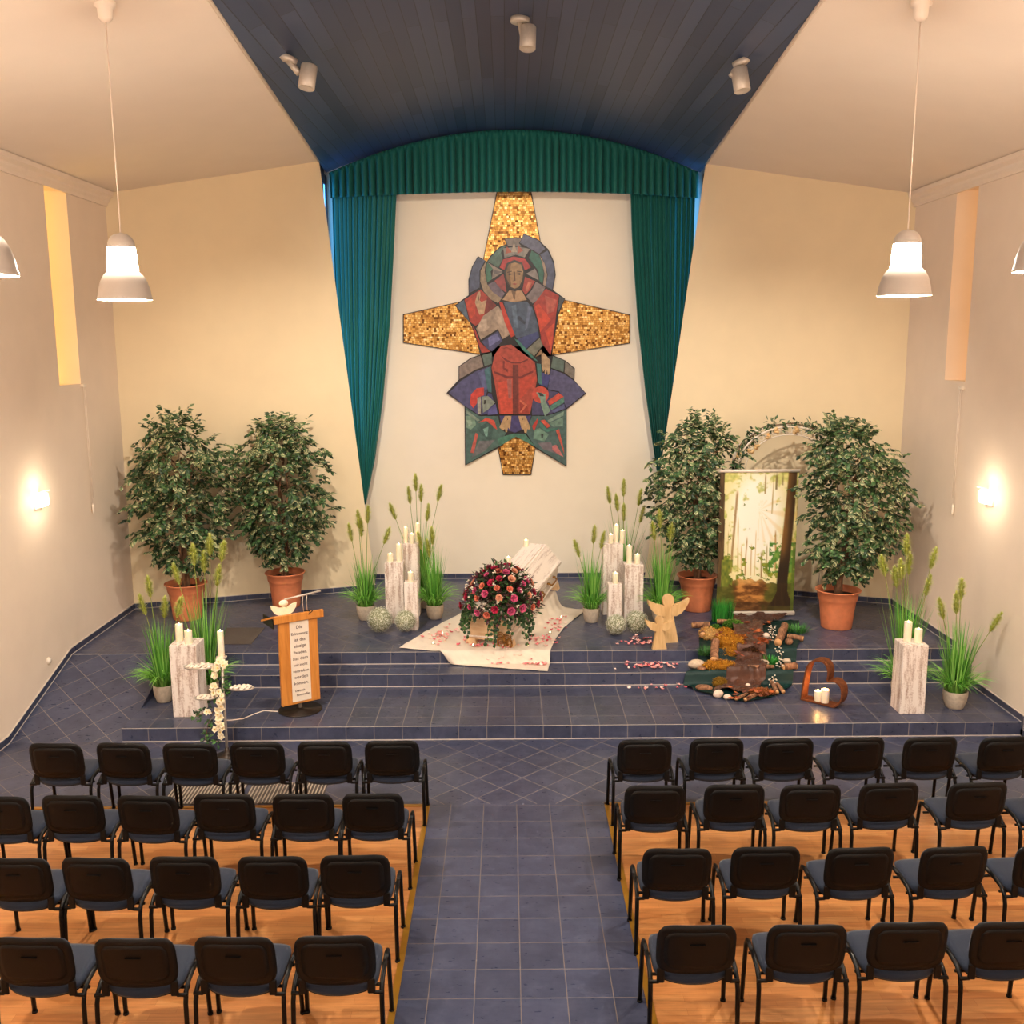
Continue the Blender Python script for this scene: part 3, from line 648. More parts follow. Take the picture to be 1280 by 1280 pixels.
b(creature,(88,96,140),[(1048,500),(1050,540),(960,580),(935,565)]); b(creature,(128,158,142),[(902,640),(1043,562),(1040,600),(912,660)]); b(creature,(112,146,132),[(915,665),(1038,612),(1036,688),(952,698)]); b(creature,(208,88,68),[(842,640),(878,632),(933,690),(902,708)]); b(creature,(192,58,48),[(772,690),(820,622),(828,640),(790,738)]); b(creature,(66,124,112),[(832,650),(850,660),(900,718),(990,700),(980,722),(895,742),(840,700)])
b(creature,(114,152,134),[(792,720),(838,702),(918,760),(880,818),(782,798)]); b(creature,(36,50,52),[(850,755),(870,752),(866,785),(852,788)]); b(creature,(196,116,116),[(942,850),(978,842),(1040,948),(1000,930),(942,888)]); b(creature,(198,88,72),[(972,720),(1000,712),(1040,880),(1045,928)])
byp = {}; lay = {}
for i, (part, col, pts) in enumerate(FIG):
    mb = byp.setdefault(part if part != 'creatures' else ('winged_creature' if sum(q[0] for q in pts)/len(pts) > 642 else 'horned_creature'), MB()); d = .036+.0006*i/2
    ccx = sum(q[0] for q in pts)/len(pts); ccy = sum(q[1] for q in pts)/len(pts)
    P = []; big = min(max(q[0] for q in pts)-min(q[0] for q in pts), max(q[1] for q in pts)-min(q[1] for q in pts)) > 4.5
    for x, y in pts:
        dx, dy = x-ccx, y-ccy; ll = math.hypot(dx, dy); k = max(.3, (ll-.45)/ll) if ll > 0 and big else 1
        p = aty(ccx+dx*k, ccy+dy*k, YN); P.append((p.x, -d, p.z))
    mb.prism(P, (0, .004, 0), 0, S(*[min(255, int(q*1.06)) for q in col]))
for part, mb in byp.items(): mb.build(part, M['mosaic'], mos, col=True)

# ---------------------------------------------------------------- curtains and pelmet
def curtain(name, inner, outer, nf, label, seed):
    """hanging pleated cloth between two pixel edges, drawn together at the foot"""
    rg = random.Random(seed); ph = [rg.uniform(-.5, .5) for _ in range(nf+2)]
    I = [aty(x, y, 15.08) for x, y in inner]; O = [aty(x, y, 15.08) for x, y in outer]
    def sample(P, z):
        for p, q in zip(P[:-1], P[1:]):
            if p.z >= z >= q.z: return p.x+(q.x-p.x)*smooth01((p.z-z)/(p.z-q.z)) if False else p.x+(q.x-p.x)*((p.z-z)/(p.z-q.z))
        return P[-1].x if z < P[-1].z else P[0].x
    z0 = min(I[0].z, O[0].z); z1 = max(I[-1].z, O[-1].z)
    wtop = abs(sample(I, z0)-sample(O, z0))
    def fn(u, v):
        z = z0+(z1-z0)*v; xa, xb = sample(O, z), sample(I, z); w = abs(xb-xa)
        k = max(.25, w/wtop); uu = u+.012*math.sin(u*17+seed)
        f = math.sin(uu*nf*2*PI+ph[int(u*nf)]*.8)+.35*math.sin(uu*nf*4*PI+1+seed)
        return (xa+(xb-xa)*u+.010*math.cos(uu*nf*2*PI)*k, 15.08+.045*f*(.6+.4*v)*(1.1-.3*k), z)
    mb = MB(); mb.grid(nf*14, 40, fn)
    mb2 = MB(); 
    o = mb.build(name, M['curtain']); so = o.modifiers.new('thick', 'SOLIDIFY'); so.thickness = .004
    return tag(o, label, 'curtain', 'teal curtains of the niche')
curtain('curtain', [(495,236),(492,300),(487,400),(478,500),(468,575),(457,630)], [(414,236),(416,300),(420,400),(428,500),(440,570),(453,630)], 13, 'teal pleated curtain drawn to the left edge of the niche', 3)
curtain('curtain', [(787,236),(789,300),(796,400),(806,490),(816,560),(826,625)], [(868,236),(866,300),(862,400),(855,490),(845,560),(832,625)], 13, 'teal pleated curtain drawn to the right edge of the niche', 5)
def pelmet():
    nP = 50; rg = random.Random(11); ph = [rg.uniform(-.7, .7) for _ in range(nP+2)]; am = [rg.uniform(.7, 1.2) for _ in range(nP+2)]
    l, r = aty(411,216,15.0), aty(872.5,215,15.0); c = aty(641,162,15.0); lb, rb, cb = aty(411,247.5,15.0), aty(873,248,15.0), aty(641,240,15.0)
    def fn(u, v):
        u0 = u; u = u+.0045*math.sin(u*43)*u*(1-u)*4+.0028*math.sin(u*97+1)*u*(1-u)*4
        x = l.x+(r.x-l.x)*u; q = (2*u-1)**2
        zt = c.z+(l.z+(r.z-l.z)*u-c.z)*q; zb = cb.z+(lb.z+(rb.z-lb.z)*u-cb.z)*q
        i = int(u*nP); f = math.sin(u*nP*2*PI+ph[i]*.3)*am[i]
        head = smooth01(v/.16)
        frill = .012*math.sin(u*nP*4*PI)*(1-head)
        return (x+.011*math.cos(u*nP*2*PI+ph[i])*head, 15.0+.058*f*(.45+.55*v)*head+frill+.012*math.sin(PI*min(1, v/.16))*-1, zt+(zb-zt)*v+.006*f*v)
    o = MB().grid(nP*10, 22, fn).build('pelmet', M['curtain']); so = o.modifiers.new('thick', 'SOLIDIFY'); so.thickness = .004
    tag(o, 'teal pleated pelmet arched along the top of the niche', 'pelmet')
pelmet()
# ---------------------------------------------------------------- chairs
def squircle(u, v, hx, hz, kx=.16, kz=.10): return hx*u*(1-kx*abs(v)**5), hz*v*(1-kz*abs(u)**5)
def plate(mb, hx, hz, surf, th, nu=16, nv=10, mi=0, edge=.012, kx=.16, kz=.10):
    """rounded rectangular plate on a curved surface surf(x, z) -> point; thickness th along the normal"""
    def pt(u, v, s):
        x, z = squircle(u, v, hx, hz, kx, kz); e = .0005
        p = Vector(surf(x, z)); n = (Vector(surf(x+e, z))-p).cross(Vector(surf(x, z+e))-p).normalized()
        rim = max(abs(u), abs(v)); k = 1 if rim < .999 else .35
        return p+n*(th/2*s*k)
    w = nu+1; A = [pt(-1+2*i/nu, -1+2*j/nv, 1) for j in range(nv+1) for i in range(nu+1)]; Bk = [pt(-1+2*i/nu, -1+2*j/nv, -1) for j in range(nv+1) for i in range(nu+1)]
    o = len(A); fs = []
    for j in range(nv):
        for i in range(nu):
            q = (j*w+i, j*w+i+1, (j+1)*w+i+1, (j+1)*w+i); fs.append(q); fs.append(tuple(o+t for t in reversed(q)))
    rim = [i for i in range(w)]+[j*w+nu for j in range(1, nv+1)]+[nv*w+i for i in range(nu-1, -1, -1)]+[j*w for j in range(nv-1, 0, -1)]
    for a_, b_ in zip(rim, rim[1:]+rim[:1]): fs.append((b_, a_, o+a_, o+b_))
    mb.add(A+Bk, fs, mi, None, True); return mb
def shell_surf(off=0.):
    def f(x, z): return (x, -.205-off-.15*(z)-.030*(1-(x/.235)**2), .643+z)
    return f
def make_chair(label, loc, rz, group):
    t = thing('stacking_chair', label, 'chair', loc, rz, group)
    b = MB(); plate(b, .232, .168, shell_surf(), .022); plate(b, .192, .128, shell_surf(.013), .006, 12, 8)
    b.box(0, -.262, .69, .09, .012, .006)
    for s in (-1, 1): b.box(s*.200, -.190, .455, .046, .016, .10, bev=.006)
    b.build('back_shell', M['shell'], t)
    b = MB(); plate(b, .220, .152, shell_surf(-.026), .030); b.build('back_cushion', M['chairfab'], t)
    b = MB(); plate(b, .232, .215, lambda x, z: (x, z+(.075*(x/.232)**2*max(0, -z/.215)**2), .448+.012*(z/.215)-.020*max(0, -z/.215)**3), .055, kx=.10, kz=.12); b.build('seat', M['chairfab'], t)
    b = MB(); plate(b, .222, .205, lambda x, z: (x, z+(.075*(x/.232)**2*max(0, -z/.215)**2), .416-.018*max(0, -z/.215)**3), .012, 12, 8, kx=.10, kz=.12); b.build('seat_pan', M['shell'], t)
    for s in (-1, 1):
        b = MB(); b.tube([(s*.262,-.20,0),(s*.260,-.196,.20),(s*.258,-.188,.355),(s*.256,-.165,.415),(s*.255,-.12,.447),(s*.255,-.04,.462),(s*.255,.02,.466)], .0145, 8)
        lg = b.build('leg', M['black'], t); MB().tube([(s*.262,-.20,0),(s*.262,-.20,.014)], .018, 8).build('foot_cap', M['shell'], lg)
        b = MB(); b.tube([(s*.255,.02,.466),(s*.255,.10,.470),(s*.256,.140,.462),(s*.258,.158,.425),(s*.260,.178,.25),(s*.264,.20,0)], .0145, 8)
        lg = b.build('leg', M['black'], t); MB().tube([(s*.264,.20,0),(s*.264,.20,.014)], .018, 8).build('foot_cap', M['shell'], lg)
        b = MB(); b.tube([(s*.268,-.184,.408),(s*.215,-.184,.408),(s*.20,-.176,.44),(s*.195,-.160,.53)], .012, 8)
        b.build('back_bracket', M['black'], t)
    b = MB(); b.tube([(-.255,.10,.40),(.255,.10,.40)], .010, 8).tube([(-.256,-.10,.40),(.256,-.10,.40)], .010, 8); b.build('cross_bar', M['black'], t)
    return t
ROWS = [('right', 'front', 8.005, [806,896,983,1072,1163,1257], 926), ('right', 'second', 7.115, [820,919,1014.5,1111,1222,1325], 980), ('right', 'third', 6.165, [848,958,1074.7,1192.6,1312], 1060), ('right', 'fourth', 5.285, [872,1011,1137.5,1266], 1155),
        ('left', 'front', 8.0, [69.5,154.6,237,321,405,489], 930), ('left', 'second', 7.02, [-1,89.5,184.7,280,378.7,466], 994), ('left', 'third', 6.11, [18,120,229.6,339.8,442.6], 1071), ('left', 'fourth', 5.21, [39.5,167,293.5,417], 1176)]
ORD = ['first', 'second', 'third', 'fourth', 'fifth', 'sixth']
rg = random.Random(21); ch0 = None
for side, row, yr, xs, ty in ROWS:
    order = xs if side == 'right' else list(reversed(xs))
    for i, px in enumerate(order):
        y = yr+rg.uniform(-.012, .012)
        p = aty(px, ty+8, y-.04); x = p.x
        rz = rg.uniform(-.025, .025)+(-.012*i if side == 'left' else .012*i)
        lab = 'black chair with navy seat, %s row of the %s block, %s from the aisle' % (row, side, ORD[i])
        if ch0 is None: ch0 = make_chair(lab, (x, y+.2, 0), rz, 'rows of black chairs'); 
        else: dup(ch0, (x, y+.2, .0), rz, lab)
# ---------------------------------------------------------------- ficus trees
def leaf(mb, p, d, up, ln, wd, c_mid, c_edge, mi=0):
    d = d.normalized(); s = d.cross(up)
    if s.length < 1e-3: s = d.cross(Vector((1,0,0)))
    s.normalize(); n = s.cross(d)
    a = p; t = p+d*ln-n*ln*.12; m1 = p+d*ln*.45+n*ln*.05
    l = m1+s*wd-n*wd*.35; r = m1-s*wd-n*wd*.35
    l2 = p+d*ln*.72+s*wd*.62-n*wd*.35; r2 = p+d*ln*.72-s*wd*.62-n*wd*.35; m2 = p+d*ln*.72
    mb.add([a, l, l2, t, r2, r, m1, m2], [(0,1,6),(1,2,7,6),(2,3,7),(0,6,5),(6,7,4,5),(7,3,4)], mi, [c_mid, c_edge, c_edge, c_mid, c_edge, c_edge, c_mid, c_mid])
GREENS = [S(44,70,40), S(54,84,46), S(36,58,36), S(66,96,54)]
def rvec(rg):
    while True:
        v = Vector((rg.uniform(-1,1), rg.uniform(-1,1), rg.uniform(-1,1)))
        if .05 < v.length < 1: return v.normalized()
def pot_shape(mb, r, h):
    mb.lathe([(r*.70,0),(r*.72,.012),(r*.80,h*.45),(r*.86,h*.70),(r*.885,h*.72),(r*.93,h*.78),(r*.96,h*.93),(r*1.06,h*.965),(r*1.07,h*.99),(r*1.04,h),(r*.96,h*.985),(r*.92,h*.80)], 40, capt=False)
def ficus(loc, crown, seed, label, n_tw=300, pr=.265, ph=.50, lean=(0,0), wall=None):
    """crown: list of (z, radius, dx) from bottom to top, in metres above the stage"""
    rg = random.Random(seed); t = thing('potted_ficus', label, 'potted tree', loc, 0, 'potted ficus trees on the stage')
    p = MB(); pot_shape(p, pr, ph); p.build('pot', M['terra'], t)
    MB().lathe([(.001,ph*.84),(pr*.9,ph*.83),(pr*.925,ph*.80)], 24, capb=False).build('soil', M['soil'], t)
    def prof(z):
        for (za, ra, xa), (zb, rb, xb) in zip(crown[:-1], crown[1:]):
            if za <= z <= zb: k = (z-za)/(zb-za); return ra+(rb-ra)*k, xa+(xb-xa)*k
        return .05, 0
    z0, z1 = crown[0][0], crown[-1][0]
    tr = MB(); tops = []
    for k in range(3):
        a0 = k*2.1+seed; pts = []
        for i in range(9):
            q = i/8; z = ph*.8+(z0+(z1-z0)*.72-ph*.8)*q; a = a0+q*5.; rr = .028*(1-q*.2)+(.10*q*q)
            pts.append((math.cos(a)*rr+lean[0]*q+prof(z)[1]*q, math.sin(a)*rr+lean[1]*q, z))
        tr.tube(pts, [.034-.026*i/8 for i in range(9)], 7); tops.append(pts)
    for k in range(26):
        base = Vector(rg.choice(tops)[rg.randint(4, 8)]); d = rvec(rg); d.z = abs(d.z)*.6+.15
        e = base+d*rg.uniform(.2, .5); tr.tube([base, (base+e)/2+Vector((0,0,.04)), e], [.010,.007,.003], 5)
    tr.build('trunk', M['bark'], t)
    fo = MB()
    n_tw = int(n_tw*1.9)
    for k in range(n_tw):
        z = z0+(z1-z0)*rg.random()**.92; R_, dx = prof(z); a = rg.uniform(0, 2*PI); rr = R_*math.sqrt(rg.uniform(.06, 1.))*.9
        if rg.random() < .12: rr = R_*rg.uniform(.95, 1.16)
        o = Vector((math.cos(a)*rr+dx, math.sin(a)*rr*.95, z)); out = Vector((math.cos(a), math.sin(a), 0))
        d = (out*rg.uniform(.5, 1.1)+Vector((0,0,rg.uniform(-.9, .55)))+rvec(rg)*.35).normalized()
        if z > z1-.22 and rg.random() < .4: d = (out*.4+Vector((0,0,1))+rvec(rg)*.3).normalized()
        ln = rg.uniform(.12, .24); nl = rg.randint(7, 11); q = o.copy()
        for j in range(nl):
            q = q+d*(ln/nl); d = (d+Vector((0,0,-.06))).normalized()
            side = d.cross(Vector((0,0,1))); side = side.normalized() if side.length > .01 else Vector((1,0,0))
            ld = (d*.6+side*(1 if j % 2 else -1)*.85+Vector((0,0,rg.uniform(-.55, .15)))+rvec(rg)*.25)
            g = shade(rg.choice(GREENS), rg.uniform(.75, 1.25)); ce = S(202,200,150) if rg.random() < .38 else shade(g, 1.3)
            if wall:
                w_ = wall(q.x+loc[0])-loc[1]-.10
                if q.y > w_ or (q.x+loc[0] > 2.76 and q.x+loc[0] < 3.6 and q.y+loc[1] < 13.14): continue
            leaf(fo, q, ld, (Vector((0,0,1))+Vector((0,-.5,0))+rvec(rg)*.6).normalized(), rg.uniform(.065, .10), rg.uniform(.019, .028), g, ce)
    fo.build('foliage', M['leaf'], t, col=True)
    return t
Z0 = T3
wallL = lambda x: 13.59+(x+5.27)*.318
wallR = lambda x: 13.57+(5.42-x)*.40
ficus((-4.36, 13.10, Z0), [(.74,.10,.02),(.92,.34,.0),(1.25,.52,-.02),(1.65,.62,.04),(2.0,.60,.06),(2.28,.54,.04),(2.46,.40,-.02),(2.66,.14,-.06)], 4, 'potted ficus farthest left, beside the left wall', 330, wall=wallL)
ficus((-3.15, 13.70, Z0), [(.70,.12,.0),(.90,.36,.02),(1.2,.53,.0),(1.6,.63,.02),(2.0,.60,-.02),(2.28,.52,-.04),(2.46,.36,-.02),(2.62,.12,.0)], 9, 'potted ficus behind the wooden lectern', 330, wall=wallL)
ficus((2.62, 13.36, Z0), [(.72,.10,-.02),(.90,.32,.0),(1.2,.48,-.02),(1.6,.57,-.04),(2.0,.54,-.05),(2.28,.48,-.02),(2.44,.34,.0),(2.58,.14,.0)], 15, 'potted ficus left of the forest banner', 320, wall=wallR)
ficus((4.27, 12.46, Z0), [(.72,.12,.08),(.92,.34,.12),(1.25,.50,.16),(1.7,.59,.17),(2.05,.55,.14),(2.3,.46,.06),(2.46,.32,-.0),(2.6,.14,-.04)], 23, 'potted ficus right of the forest banner', 340, .27, .51, (.05,0), wallR)

# ---------------------------------------------------------------- reed grasses
def plume(mb, c, d, ln, rd, rg):
    d = d.normalized(); col = [S(214,220,104), S(228,232,140), S(196,206,84), S(236,238,168)]
    s = d.cross(Vector((0,1,0))).normalized() if abs(d.y) < .95 else Vector((1,0,0)); w = d.cross(s)
    for k in range(560):
        q = rg.random(); a = rg.uniform(0, 2*PI); o = s*math.cos(a)+w*math.sin(a); env = math.sin(PI*min(1, .12+q*.86))**.6
        b = c+d*(ln*(q-.5)); tip = b+o*rd*env*rg.uniform(.5, 1.2)+d*rd*rg.uniform(.1, .7); n = o.cross(d)*.0055
        g = rg.choice(col); mb.add([b-n, b+n, tip], [(0,1,2)], 0, [shade(g,.85), shade(g,.85), g])
    mb.tube([c-d*ln*.5, c, c+d*ln*.5], [rd*.12, rd*.2, rd*.06], 6, 0, cols=[col[1]]*3)
def blade(mb, b, d, ln, wd, bend, rg, c0, c1):
    d = d.normalized(); h = Vector((d.x, d.y, 0)); h = h.normalized() if h.length > .01 else Vector((1,0,0)); s = Vector((-h.y, h.x, 0)); s = (s+rvec(rg)*.5).normalized()
    n = 6; vs = []; cs = []; p = b.copy(); q = d.copy()
    for i in range(n+1):
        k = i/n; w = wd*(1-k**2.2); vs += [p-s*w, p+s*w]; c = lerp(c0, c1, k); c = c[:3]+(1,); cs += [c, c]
        p = p+q*(ln/n); q = (q+h*bend*(.3+k)*.4-Vector((0,0,1))*bend*(.2+k)*.5).normalized()
    mb.add(vs, [(2*i, 2*i+1, 2*i+3, 2*i+2) for i in range(n)], 0, cs)
def reed(loc, heads, seed, label, hgt=.62, pr=.125, ph=.20, skirt_n=240, group='potted reed grasses'):
    rg = random.Random(seed); t = thing('potted_reed_grass', label, 'potted grass', loc, 0, group)
    MB().lathe([(pr*.66,0),(pr*.72,.01),(pr*.92,ph*.4),(pr,ph*.75),(pr*1.0,ph*.95),(pr*.96,ph),(pr*.9,ph*.97),(pr*.88,ph*.85),(.001,ph*.84)], 28, capt=False).build('pot', M['wicker'], t)
    g = MB()
    for k in range(170):
        a = rg.uniform(0, 2*PI); r = pr*.6*math.sqrt(rg.random()); b = Vector((math.cos(a)*r, math.sin(a)*r, ph*.85))
        d = Vector((math.cos(a)*rg.uniform(0,.28), math.sin(a)*rg.uniform(0,.28), 1))
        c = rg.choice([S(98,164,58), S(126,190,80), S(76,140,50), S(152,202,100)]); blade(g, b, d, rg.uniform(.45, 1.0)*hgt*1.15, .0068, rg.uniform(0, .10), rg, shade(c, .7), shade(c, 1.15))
    for k in range(skirt_n):
        a = rg.uniform(0, 2*PI); r = pr*.7*math.sqrt(rg.random()); b = Vector((math.cos(a)*r, math.sin(a)*r, ph*.88))
        d = Vector((math.cos(a)*rg.uniform(.2,.8), math.sin(a)*rg.uniform(.2,.8), 1))
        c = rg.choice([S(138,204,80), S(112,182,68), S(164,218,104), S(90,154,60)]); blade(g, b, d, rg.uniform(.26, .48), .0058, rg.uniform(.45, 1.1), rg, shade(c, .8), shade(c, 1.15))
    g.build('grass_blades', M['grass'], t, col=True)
    L0 = Vector(loc)
    for (px, py) in heads:
        yy = loc[1]+rg.uniform(-.10, .10); hp = aty(px, py, yy)-L0; base = Vector((hp.x*.15+rg.uniform(-.03,.03), rg.uniform(-.04,.04), ph*.85))
        mid = base.lerp(hp, .55); mid.x = base.x+(hp.x-base.x)*.42; d = (hp-mid).normalized(); s = MB()
        foot = hp-d*.10; s.tube([base, mid, foot], [.005,.0045,.0035], 5, 0, cols=[S(70,120,40), S(96,138,54), S(140,140,70)])
        plume(s, hp, d, .23, .066, rg); s.build('seed_head', M['plume'], t, col=True)
    return t
def Z(l, s, ox, oy): return [(ox+x/s, oy+y/s) for x, y in l]
p = atz(202, 880, T1); reed(p+Vector((0,.1,0)), Z([(205,415),(170,515),(290,530),(370,530)],4.414,140,640), 31, 'reed grass in a pale pot left of the front left pillar', .72, .115)
p = atz(260, 868, T1); reed((-3.42,10.80,T1), Z([(450,240),(540,185),(610,220),(508,280),(355,345),(585,355)],4.414,140,640), 32, 'tall reed grass hidden behind the front left pillar, plumes above its candles', 1.0, .125)
p = atz(456, 777, T3); reed(p+Vector((0,.12,0)), Z([(68,325),(105,262),(150,240),(118,302),(238,340)],3.765,420,580), 33, 'reed grass in a cement pot left of the left pillar group', .66)
reed((-1.22,13.55,T3), Z([(375,90),(345,150),(400,140),(487,140),(432,230),(268,225)],3.765,420,580), 34, 'tall reed grass standing behind the left pillar group', 1.0, .125, .2, 200)
p = atz(543, 776, T3); reed(p+Vector((0,.12,0)), Z([(452,340),(395,365),(435,400)],3.765,420,580), 35, 'reed grass in a cement pot between left pillar group and coffin', .74, .12)
p = atz(740, 780, T3); reed(p+Vector((0,.11,0)), Z([(80,400),(160,335),(200,360)],3.765,700,580), 36, 'reed grass in a cement pot on the right corner of the white cloth', .72, .115)
reed((1.62,13.55,T3), Z([(300,115),(230,150),(268,185),(375,160),(385,240),(300,230)],3.765,700,580), 37, 'tall reed grass standing behind the right pillar group', 1.0, .125, .2, 200)
reed((2.03,12.75,T3), Z([(470,260),(440,320),(522,325)],3.765,700,580), 38, 'reed grass behind the two wooden angels', .85, .125)
reed((4.42,10.62,T1), Z([(655,180),(530,290),(595,350),(668,280),(625,310),(795,250),(768,395)],4.267,980,640), 39, 'tall reed grass hidden behind the front right pillar, plumes above its candles', 1.0, .125)
p = atz(1199, 889, T1); reed(p+Vector((0,.12,0)), Z([(945,415),(920,490),(840,520),(1128,590)],4.267,980,640), 40, 'reed grass in a cement pot right of the front right pillar', .78, .13, .2, 220)
# ---------------------------------------------------------------- pillars and candles
def pillar(x0, x1, yf, zb, zt, label, group, dep=None):
    w = x1-x0; d = dep or w; h = zt-zb
    o = MB().box(0, 0, h/2, w, d, h, bev=.005).build('wooden_pillar', M['wash'], None, ((x0+x1)/2, yf+d/2, zb))
    tag(o, label, 'pillar', group); return o
def candle(px, pyb, pyt, y, zb, label, group, r=None, w=None, x=None, h=None, lit=True):
    if x is None:
        b = aty(px, pyt+8, y); x = b.x
    t = aty(px, pyt, y).z if pyt is not None else zb+h
    h = max(.03, t-zb); r = r or .04
    th = thing('pillar_candle', label, 'candle', (x, y, zb), 0, group)
    MB().lathe([(r*.97,0),(r,.004),(r,h-.006),(r*.96,h),(r*.84,h-.001),(r*.70,h-.012),(.006,h-.016)], 24, capt=True).build('body', M['wax'], th)
    wk = MB().tube([(0,0,h-.018),(0,0,h+.006)], .0022, 5).build('wick', M['wick'], th)
    MB().lathe([(.001,0),(.008,.006),(.009,.012),(.005,.022),(.001,.030)], 10, (0,0,h-.013)).build('flame', M['flame'], wk)
    return th
PF = 'front whitewashed pillars'
pl1 = (-3.627, -3.338, 10.22); pr1 = (4.213, 4.480, 10.15)
pillar(pl1[0], pl1[1], pl1[2], T1, .957, 'whitewashed wooden pillar with two candles, left end of the stage front', PF)
pillar(pr1[0], pr1[1], pr1[2], T1, .922, 'whitewashed wooden pillar with two candles, right end of the stage front', PF)
CF = 'candles on the front pillars'
candle(224, 0, 780, 10.40, .957, 'taller left candle on the front left pillar', CF, .041); candle(235.5, 0, 788, 10.30, .957, 'shorter right candle on the front left pillar', CF, .041)
candle(1135, 0, 777, 10.32, .922, 'taller left candle on the front right pillar', CF, .041); candle(1148, 0, 786, 10.27, .922, 'shorter right candle on the front right pillar', CF, .041)
GL, GR = 'pillar group left of the coffin', 'pillar group right of the coffin'
for (x0, x1, y, zt, lb, g) in ((-1.41,-1.205,13.10,1.460,'tallest whitewashed pillar of the group left of the coffin',GL), (-1.623,-1.379,12.75,1.276,'middle whitewashed pillar of the group left of the coffin',GL), (-1.339,-1.168,12.42,1.088,'shortest whitewashed pillar of the group left of the coffin',GL),
                               (1.290,1.560,13.10,1.431,'tallest whitewashed pillar of the group right of the coffin',GR), (1.536,1.787,12.72,1.233,'middle whitewashed pillar of the group right of the coffin',GR), (1.295,1.467,12.42,1.048,'shortest whitewashed pillar of the group right of the coffin',GR)):
    pillar(x0, x1, y, T3, zt, lb, g)
CL, CR = 'candles on the left pillar group', 'candles on the right pillar group'
candle(507, 0, 659, 13.20, 1.460, 'left rear candle on the tallest left-group pillar', CL, .034); candle(514.6, 0, 667, 13.14, 1.460, 'short front candle on the tallest left-group pillar', CL, .034); candle(522.2, 0, 654, 13.22, 1.460, 'tallest right candle on the tallest left-group pillar', CL, .034)
candle(488, 0, 692, 12.85, 1.276, 'shorter left candle on the middle left-group pillar', CL, .038); candle(498.7, 0, 680, 12.88, 1.276, 'taller right candle on the middle left-group pillar', CL, .038)
candle(513.3, 0, 715, 12.50, 1.088, 'single candle on the shortest left-group pillar', CL, .037)
candle(763.5, 0, 668, 13.20, 1.431, 'left short candle on the tallest right-group pillar', CR, .034); candle(770.4, 0, 656, 13.27, 1.431, 'tall middle candle on the tallest right-group pillar', CR, .032); candle(777.8, 0, 663, 13.19, 1.431, 'right candle on the tallest right-group pillar', CR, .034)
candle(786.5, 0, 682, 12.86, 1.233, 'taller left candle on the middle right-group pillar', CR, .036); candle(796.6, 0, 693, 12.82, 1.233, 'shorter right candle on the middle right-group pillar', CR, .037)
candle(769.2, 0, 716, 12.50, 1.048, 'single candle on the shortest right-group pillar', CR, .038)
# gypsophila balls
def gyp(px, pyb, r, seed, label):
    rg = random.Random(seed); b = atz(px, pyb, T3)
    mb = MB(); g0 = [S(224,222,200), S(206,206,180), S(238,236,220), S(180,182,152)]
    mb.ball((0,0,r), (r*.86,)*3, 14, 10, col=S(150,152,122))
    for k in range(1500):
        d = rvec(rg); c = Vector((0,0,r))+d*r*rg.uniform(.84, 1.03); s = rvec(rg).cross(d).normalized()*.007; w = d.cross(s)
        g = rg.choice(g0); mb.add([c+s, c+w, c-s, c-w+d*.004], [(0,1,2),(0,2,3)], 0, [g]*4)
    o = mb.build('gypsophila_ball', M['gyp'], None, (b.x, b.y+r*.5, T3), col=True); tag(o, label, 'flower ball', 'grey-green gypsophila balls')
gyp(474.5, 792, .168, 1, 'larger grey-green flower ball before the left pillar group, on the left'); gyp(506.5, 791, .145, 2, 'smaller grey-green flower ball before the left pillar group, nearer the coffin')
gyp(770.5, 795, .135, 3, 'smaller grey-green flower ball before the shortest right-group pillar'); gyp(796.5, 793, .150, 4, 'larger grey-green flower ball between right pillar group and angels')

# ---------------------------------------------------------------- wooden angels
def angel(px, pyb, hgt, yaw, label, dx=0.):
    b = atz(px, pyb, T3); t = thing('wooden_angel', label, 'angel figure', (b.x, b.y, T3), yaw, 'light wooden angels'); k = hgt
    th = .07
    body = [(-.20,0),(.22,0),(.115,.52),(.12,.60),(.10,.76),(-.10,.76),(-.12,.60),(-.105,.52)]
    MB().prism([(x*k, -th*.35, z*k) for x, z in body], (0, th*.7, 0)).build('body', M['angelwood'], t)
    MB().prism([(.115*k*math.cos(a*PI/12), -th*.40, (.86+.135*math.sin(a*PI/12))*k) for a in range(24)], (0, th*.8, 0)).build('head', M['angelwood'], t)
    for s in (-1, 1):
        w = [(.06,.56),(.16,.55),(.26,.60),(.35,.70),(.41,.82),(.42,.90),(.36,.86),(.26,.81),(.14,.775),(.06,.76)]
        MB().prism([(s*x*k, -th*.5, z*k) for x, z in w], (0, th*1.0, 0)).build('wing', M['angelwood'], t)
    return t
angel(834, 803, .62, .14, 'larger light wooden angel standing behind the small one', 0)
angel(823.5, 811, .42, .10, 'smaller light wooden angel in front of the large one')

# ---------------------------------------------------------------- forest banner
bl, br_ = aty(900.5, 586, 13.0), aty(998.8, 589, 13.0)
bx0, bx1, bzt, bzb = bl.x, br_.x, 2.43, T3+.06
bcx = (bx0+bx1)/2; bw = bx1-bx0; bh = bzt-bzb
ban = thing('roll_up_banner', 'roll-up banner printed with a sunlit forest path', 'banner', (bcx, 13.0, T3))
rgB = random.Random(5)
def vnoise(seed):
    r = random.Random(seed); G = [[r.random() for _ in range(65)] for _ in range(65)]
    def f(x, y):
        x %= 64; y %= 64; i, j = int(x), int(y); a, b = smooth01(x-i), smooth01(y-j)
        return (G[j][i]*(1-a)+G[j][i+1]*a)*(1-b)+(G[j+1][i]*(1-a)+G[j+1][i+1]*a)*b
    return f
n1, n2, n3 = vnoise(1), vnoise(2), vnoise(3)
def fbm(f, x, y): return .5*f(x, y)+.27*f(x*2.1+9, y*2.1+3)+.15*f(x*4.3+5, y*4.3+7)+.08*f(x*9+1, y*9+2)
